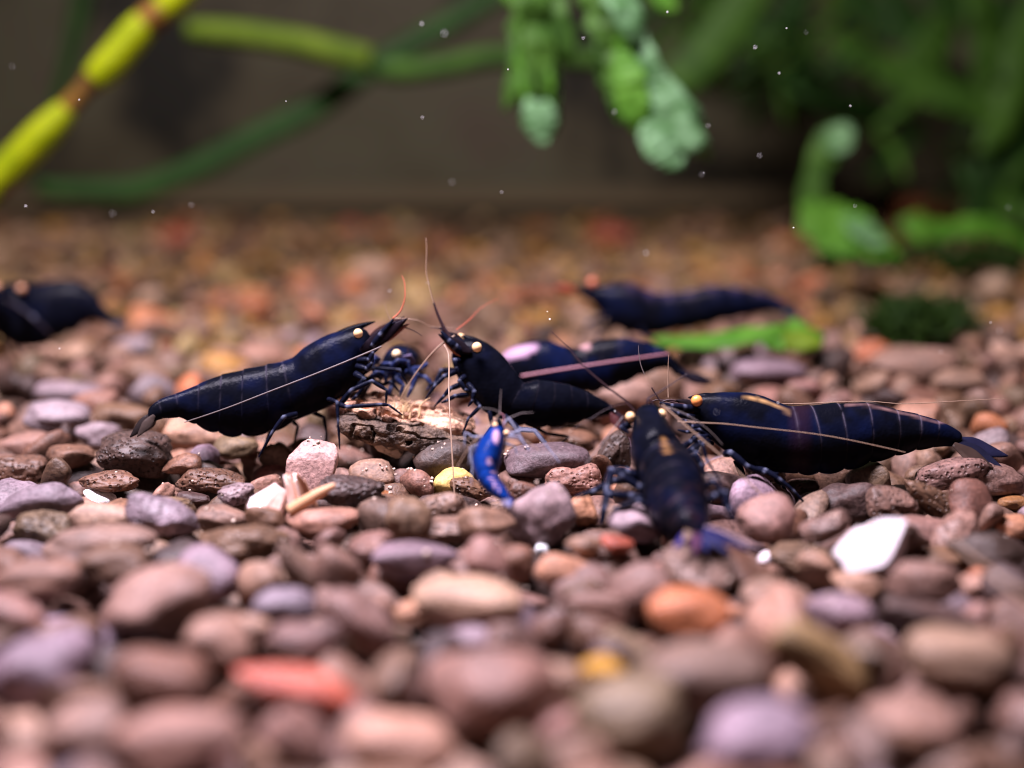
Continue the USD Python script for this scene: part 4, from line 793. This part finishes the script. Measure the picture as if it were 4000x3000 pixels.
part(snail, 'whorl', shell_sheet(SH(1075, 1890, ts + .0008), SH(1050, 1950, ts) - SH(1090, 1880, ts), UPV, .0008, .0020, .0026, 2.2, 5.4), NACRE)
part(snail, 'whorl', shell_sheet(SH(1200, 1960, ts - .0002), SH(1160, 1890, ts) - SH(1205, 1975, ts), UPV, .0025, .0014, .0033, .2, 2.6, seed=4), mat('shell_tan', {'p': ('principled_bsdf', {'base_color': (.52, .27, .17), 'roughness': .35})}, [], surface='p.BSDF'))
part(snail, 'whorl', shell_sheet(SH(1115, 1945, ts - .001), SH(1100, 1870, ts) - SH(1115, 1945, ts), UPV, .0006, .0005, .0021, 0, 5.2, seed=6), NACRE)
part(snail, 'spindle', tube([SH(1098, 1968, ts - .002), SH(1150, 1935, ts - .0022), SH(1200, 1905, ts - .0022), SH(1246, 1882, ts - .002)], [.00055, .0005, .00042, .0002], 20, 10), plain('spindle_tan', (.56, .30, .16), .35))

# ------------------------------------------------------------------ plants, out of focus behind the shrimps
def stem(px, t, r, n=40, m=12):
    q = [P(p[0], p[1], t + (p[2] if len(p) > 2 else 0) * .001) for p in px]
    return tube(q, r, n, m)
def leaf(px, t, widths, thick=.0004, wave=0.0, face=(0, -1, .35), n=60, m=16, seed=0, twist=0.0):
    """A leaf along pixels; widths in pixels; the blade faces 'face'."""
    q = np.array([P(p[0], p[1], t + (p[2] if len(p) > 2 else 0) * .001) for p in px])
    w = np.asarray(widths, float) * t / F
    w = np.interp(np.linspace(0, 1, len(q)), np.linspace(0, 1, len(w)), w)
    k = curve(np.c_[q, w], n); C, W = k[:, :3], k[:, 3]
    T = unit(np.gradient(C, axis=0)); s = np.linspace(0, 1, n)
    nrm = np.asarray(face, float) + np.stack([np.sin(s * 3 + seed), np.zeros(n), np.cos(s * 3 + seed)], 1) * twist
    S = unit(np.cross(T, nrm)); U = unit(np.cross(S, T))
    nz = lambda k, o: meshkit.fbm(np.stack([s * k + o, np.full(n, seed * 3.7 + o), np.zeros(n)], 1), 3, seed + 1) - .5
    C = C + U * (nz(4, 9) * W.max() * .5 * min(1, wave * 5))[:, None]
    v, f = loft(C, U * thick, S * (W / 2 * (1 + wave * 4.0 * nz(13, 0)))[:, None], m)
    if wave:
        a = np.tile(np.arange(m) * 2 * np.pi / m, n); ss = np.repeat(s, m)
        q3 = np.stack([ss * 6, np.cos(a) * 1.3 + seed, np.zeros(n * m)], 1)
        off = (meshkit.fbm(q3, 3, seed + 4) - .5) * W.repeat(m) * min(.38, wave * 2.2)
        v[:n * m] += U.repeat(m, 0) * off[:, None]
    return v, f

ls = thing('jointed_stem', P(100, 700, .20), 'lime green jointed plant stem rising from the left edge to the top', 'plant')
part(ls, 'internode', stem([(-120,830),(0,690),(150,540),(262,425)], .20, [.0018, .0022, .0023, .0016]), LEAF['lime'])
part(ls, 'node', stem([(-40,745,.3),(10,700,.3),(30,680,.3)], .20, [.0018, .0021, .0019]), LEAF['node'], 'orange brown joint')
part(ls, 'node', stem([(255,432),(310,370),(375,300)], .20, [.0015, .0014, .0018]), LEAF['node'], 'orange brown joint')
part(ls, 'internode', stem([(365,312),(430,245),(520,140),(570,85)], .20, [.0019, .0023, .0023, .0020]), LEAF['lime'])
part(ls, 'node', stem([(560,98),(605,60),(640,35)], .20, [.0020, .0021, .0019]), LEAF['node'], 'orange brown joint')
part(ls, 'internode', stem([(630,42),(690,-20),(760,-110)], .20, [.0019, .0023, .0022]), LEAF['lime'])

lv = thing('long_leaf', P(900, 560, .245), 'long dark green strap leaf curving from the lower left up to the top', 'leaf')
part(lv, 'blade', leaf([(150,735),(480,745),(680,690),(980,545),(1240,415),(1450,265),(1680,130),(1960,-30),(2100,-120)], .245, [70, 95, 100, 105, 105, 100, 95, 90, 80], .0012), LEAF['deep'])
lv2 = thing('branch', P(1100, 160, .235), 'olive green leafless side shoot crossing behind the strap leaf', 'plant')
part(lv2, 'internode', stem([(735,118),(900,130),(1150,165),(1320,205),(1452,235)], .235, [.0017, .0021, .0022, .0023, .0021]), LEAF['olive'])
part(lv2, 'internode', stem([(1485,272),(1560,278),(1720,262),(1960,222),(2380,240)], .235, [.0018, .0020, .0019, .0018, .0017]), LEAF['mid'])
part(lv2, 'node', stem([(1440,232),(1470,255),(1495,274)], .235, [.0012, .0012, .0012]), LEAF['deep'])
dl = single('stem', stem([(330,-60),(310,60),(270,240),(215,420)], .27, [.0021, .0019, .0016, .0012]), LEAF['deep'], 'dark green upright stem behind the lime green jointed stem', 'plant')

def frond(th, spine, t, count, length, width, spread, mats, seed):
    """Small overlapping leaflets along a hanging stalk."""
    rs = np.random.default_rng(seed); sp = curve(np.array([(x, y, d) for x, y, d in spine], float), 60)
    for q in range(count):
        k = (q + .5) / count; x, y, d = sp[int(k * 59)]; dx, dy, _ = unit(sp[min(59, int(k * 59) + 3)] - sp[max(0, int(k * 59) - 3)])
        a = spread * (1 if q % 2 else -1) * rs.uniform(.35, 1.0) + rs.normal(0, .1); c, s = math.cos(a), math.sin(a)
        ux, uy = dx * c - dy * s, dx * s + dy * c; L, W = length * rs.uniform(.75, 1.2), width * rs.uniform(.75, 1.2); dz = rs.normal(0, 1.2)
        part(th, 'leaflet', leaf([(x, y, d + dz), (x + ux * L * .35, y + uy * L * .35, d + dz - rs.uniform(.3, 1.6)), (x + ux * L * .75, y + uy * L * .75 + 4, d + dz - rs.uniform(0, 1.4)), (x + ux * L, y + uy * L + 8, d + dz + rs.uniform(0, 1.5))],
             t, [W * .3, W, W * .8, W * .12], .00022, .10, face=(rs.normal(0, .35), -1, rs.uniform(-.1, .9)), n=34, m=12, seed=seed * 31 + q), LEAF[mats[q % len(mats)]])
h1 = thing('hanging_plant', P(2100, 200, .185), 'narrow green hanging plant with a pale rounded tip, left of the wider one', 'plant')
part(h1, 'stalk', stem([(2110,-120),(2095,80),(2085,260),(2105,470)], .186, [.0011, .0010, .0008, .0005]), LEAF['mid'])
part(h1, 'blade', leaf([(2110,-130,.8),(2092,80,.8),(2085,240,.8),(2098,400,.8),(2115,520,.8)], .186, [210, 210, 180, 150, 60], .0003, .12, face=(.1, -1, .2), seed=4), LEAF['mid'])
frond(h1, [(2110,-130,0),(2095,80,0),(2085,130,0),(2090,240,0)], .185, 9, 330, 125, .22, ['mid', 'mid', 'deep', 'fresh'], 3)
part(h1, 'leaflet', leaf([(2096,380,-1.5),(2106,460,-1.8),(2124,562,-1.2)], .185, [80, 140, 30], .0003, .06, face=(.2, -1, .5)), LEAF['bright'], 'pale rounded tip')
h2 = thing('hanging_plant', P(2480, 300, .180), 'wide bright green hanging plant with frosted pale highlights', 'plant')
part(h2, 'stalk', stem([(2370,-120),(2400,60),(2430,230),(2520,400),(2590,540)], .181, [.0012, .0011, .0010, .0008, .0005]), LEAF['mid'])
part(h2, 'blade', leaf([(2370,-130,1),(2400,60,1),(2435,230,1),(2520,400,1),(2600,540,1)], .181, [230, 240, 200, 190, 80], .0003, .14, face=(.1, -1, .3), seed=6), LEAF['mid'])
frond(h2, [(2370,-130,0),(2400,60,0),(2430,200,0),(2490,310,0),(2530,370,0)], .180, 15, 350, 140, .30, ['bright', 'mid', 'bright', 'fresh', 'bright', 'mid'], 8)
part(h2, 'leaflet', leaf([(2540,470,-2),(2600,560,-2.4),(2662,655,-1.5)], .180, [90, 190, 40], .0003, .10, face=(.2, -1, .6), seed=3), LEAF['bright'])
d3 = single('strap_leaf', leaf([(2960,-80),(2850,90),(2740,230),(2620,340),(2560,420)], .25, [150, 170, 170, 140, 60], .0010), LEAF['mid'], 'dark green diagonal leaf behind the wavy hanging leaf', 'leaf')
x4 = single('leaf', leaf([(2560,-40),(2600,10),(2640,40)], .19, [70, 80, 40], .0008), LEAF['fresh'], 'small lime leaf tip at the top right of the wavy leaf', 'leaf')
x5 = single('leaf', leaf([(1980,-60),(2020,0),(2060,24)], .19, [60, 80, 30], .0008), LEAF['fresh'], 'small lime leaf tip at the top left of the hanging leaf', 'leaf')

c1 = thing('curled_leaf', P(3350, 850, .215), 'curled green leaf bending up from the gravel with a pale raised tip', 'leaf')
part(c1, 'blade', leaf([(3215,890,0),(3172,770,0),(3190,665,-.5),(3245,565,-1.5),(3315,490,-3)], .215, [130, 115, 95, 140, 30], .0003, .08, face=(-.3, -1, .4), seed=2), LEAF['mid'])
part(c1, 'tip', leaf([(3240,590,-2.2),(3275,545,-3),(3318,488,-3.6)], .215, [50, 120, 30], .0003, .05, face=(-.2, -1, .6), seed=2), LEAF['bright'], 'pale raised tip')
part(c1, 'blade', leaf([(3160,790,0),(3240,865,-2),(3350,925,-4),(3520,995,-5)], .215, [100, 250, 210, 16], .0003, .10, face=(.1, -1, .8), seed=4), LEAF['fresh'])
part(c1, 'fold', leaf([(3300,850,-3),(3370,900,-4.6),(3470,960,-5.4)], .215, [30, 120, 14], .0003, .08, face=(.4, -1, .9), seed=9), LEAF['bright'])
c2 = single('leaf', leaf([(3515,870,-2),(3590,880,-3),(3700,895,-2),(3830,890,-1),(3920,920,0),(4080,990,0)], .225, [40, 130, 90, 105, 60, 80], .0004, .2, face=(0, -1, .8), seed=6), LEAF['fresh'], 'knobbly green leaf shoot right of the curled leaf', 'leaf')

FR = [  # the dim plant in the upper right corner
 ([(4080,-60,0),(3990,200,0),(3930,420,0),(3830,600,0)], [90,150,140,50], 'mid', .26), ([(3240,150,0),(3380,230,0),(3560,320,0),(3760,400,0),(3900,450,0)], [60,130,150,130,60], 'mid', .26),
 ([(3700,60,0),(3640,180,0),(3560,300,0),(3500,360,0)], [90,170,170,60], 'mid', .27), ([(3950,430,0),(3900,600,0),(3850,760,0),(3760,850,0)], [140,160,120,50], 'deep', .27), ([(3300,-60,0),(3420,60,0),(3560,120,0),(3700,160,0)], [90,160,150,70], 'deep', .28),
 ([(3000,60,0),(3080,200,0),(3160,330,0),(3260,430,0)], [120,170,150,60], 'deep', .285), ([(3120,-80,0),(3060,120,0),(2960,260,0),(2860,380,0)], [110,150,150,60], 'deep', .285), ([(4060,250,0),(4000,480,0),(3980,700,0),(3900,880,0)], [130,160,140,60], 'deep', .265),
 ([(3480,-60,0),(3560,120,0),(3660,280,0),(3820,360,0)], [90,150,140,60], 'deep', .28), ([(3800,-60,0),(3850,120,0),(3880,300,0),(3960,430,0)], [100,150,150,80], 'mid', .27), ([(3180,360,0),(3300,420,0),(3460,440,0),(3600,520,0)], [60,130,120,50], 'deep', .29),
 ([(3900,760,0),(3960,820,0),(4080,850,0)], [60,120,120], 'mid', .25), ([(3620,-60,0),(3740,20,0),(3900,60,0),(4060,120,0)], [90,150,150,90], 'deep', .285), ([(2700,-90,0),(2820,40,0),(2960,120,0),(3120,150,0)], [90,150,140,50], 'deep', .29)]
bush = thing('leafy_plant', P(3700, 800, .27), 'dim leafy green plant filling the upper right corner', 'plant')
for q, (px, w, k, t) in enumerate(FR):
    part(bush, 'leaf', leaf(px, t, w, .0009, .08, face=(.2 * math.sin(q), -1, .4), seed=q), LEAF[k])
rs = np.random.default_rng(44)
for q in range(95):
    x = rs.uniform(2600, 4080); top = 120 + (x - 2600) * .50
    y = rs.uniform(-120, top); a = rs.choice([-1, 1], p=[.62, .38]) * rs.uniform(.15, 1.1); L = rs.uniform(150, 330)
    dx, dy = math.sin(a) * L, math.cos(a) * L * .8
    part(bush, 'leaf', leaf([(x, y, 0), (x + dx * .5 + rs.normal(0, 12), y + dy * .5, rs.normal(0, 3)), (x + dx, y + dy + rs.normal(0, 20), rs.normal(0, 5))], rs.uniform(.255, .312), [14, rs.uniform(30, 62), rs.uniform(25, 50), 8], .0003, .05, face=(rs.normal(0, .4), -1, rs.uniform(0, .8)), n=24, m=8, seed=q), LEAF[rs.choice(['deep', 'deep', 'mid', 'olive'], p=[.35, .1, .47, .08])])
part(bush, 'stem', stem([(3850,900),(3900,600),(3930,300),(3960,-80)], .28, [.0016, .0014, .0012, .001]), LEAF['deep'])

gl = thing('fallen_leaf', P(2900, 1330, .168), 'bright green leaf lying on the gravel behind the right shrimp', 'leaf')
part(gl, 'blade', leaf([(2560,1330,3),(2700,1335,1),(2850,1325,0),(2990,1300,0),(3060,1275,1)], .168, [40, 90, 105, 85, 30], .0003, .08, face=(0, -.5, 1), seed=1), LEAF['fresh'])
part(gl, 'blade', leaf([(2985,1345,-1),(3060,1322,0),(3130,1300,1),(3220,1318,2)], .168, [40, 150, 160, 20], .0003, .10, face=(.1, -.5, 1), seed=5), LEAF['fresh'])
part(gl, 'blade', leaf([(3060,1330,-1),(3140,1330,-1),(3210,1345,-1)], .168, [80, 110, 40], .0005, .05, face=(0, -.8, 1), seed=3), LEAF['olive'])
rs = np.random.default_rng(12); mm = []
for k in range(620):
    a, r = rs.uniform(0, 6.28), math.sqrt(rs.uniform(0, 1)); cx, cy = 3590 + 190 * r * math.cos(a), 1275 + 48 * r * math.sin(a)
    c = on_plane(cx, cy, .001); d = unit(rs.normal(size=3) + np.array([0, 0, 1.0])); L = rs.uniform(.002, .0045)
    mm.append(tube([c, c + d * L * .5, c + d * L + rs.normal(0, .0006, 3)], [.0002, .00025, .0001], 6, 5))
single('moss_clump', join(mm), LEAF['moss'], 'dark green moss clump on the gravel right of the fallen leaf', 'moss')
rs = np.random.default_rng(13); mm = []
for k in range(120):
    cx, cy = rs.uniform(3200, 4000), rs.uniform(1000, 1060)
    c = on_plane(cx, cy, .001); d = unit(rs.normal(size=3) + np.array([0, 0, 1.0])); L = rs.uniform(.003, .006)
    mm.append(tube([c, c + d * L * .5, c + d * L + rs.normal(0, .0006, 3)], [.0005, .0006, .0002], 6, 5))
single('moss_clump', join(mm), LEAF['moss'], 'thin dark moss under the curled leaf', 'moss')

wh = single('stray_whisker', tube([P(3700, 2080, .1), P(3800, 2180, .094), P(3900, 2260, .089), P(4060, 2360, .084)], [.00005, .0001, .00013, .00013], 30, 6), WHIP['tan'], 'tan hair-like strand crossing the gravel at the right edge', 'strand')

# suspended specks, all one
rs = np.random.default_rng(21); specks = []
for px, py in [(1648,95),(1735,132),(1985,272),(1650,460),(1765,712),(1960,751),(440,835),(598,828),(2950,186),(3322,414),(2766,492),(3100,890),(2968,608),(3340,805),(2524,990),(2148,1248),(3870,1260),(3905,1292),(2607,48)]:
    t = rs.uniform(.105, .15); specks.append(ball(P(px, py, t), rs.uniform(.00005, .0001) * np.array([1, 1, rs.uniform(.7, 1.6)]), 1))
for k in range(26):
    t = rs.uniform(.11, .145); specks.append(ball(P(rs.uniform(0, 4000), rs.uniform(100, 1750), t), rs.uniform(.00003, .00007), 1))
single('floating_specks', join(specks), plain('speck', (.85, .83, .8), .5), 'tiny pale specks drifting in the water', 'specks', None, 'stuff', base=(0, .12, .02))
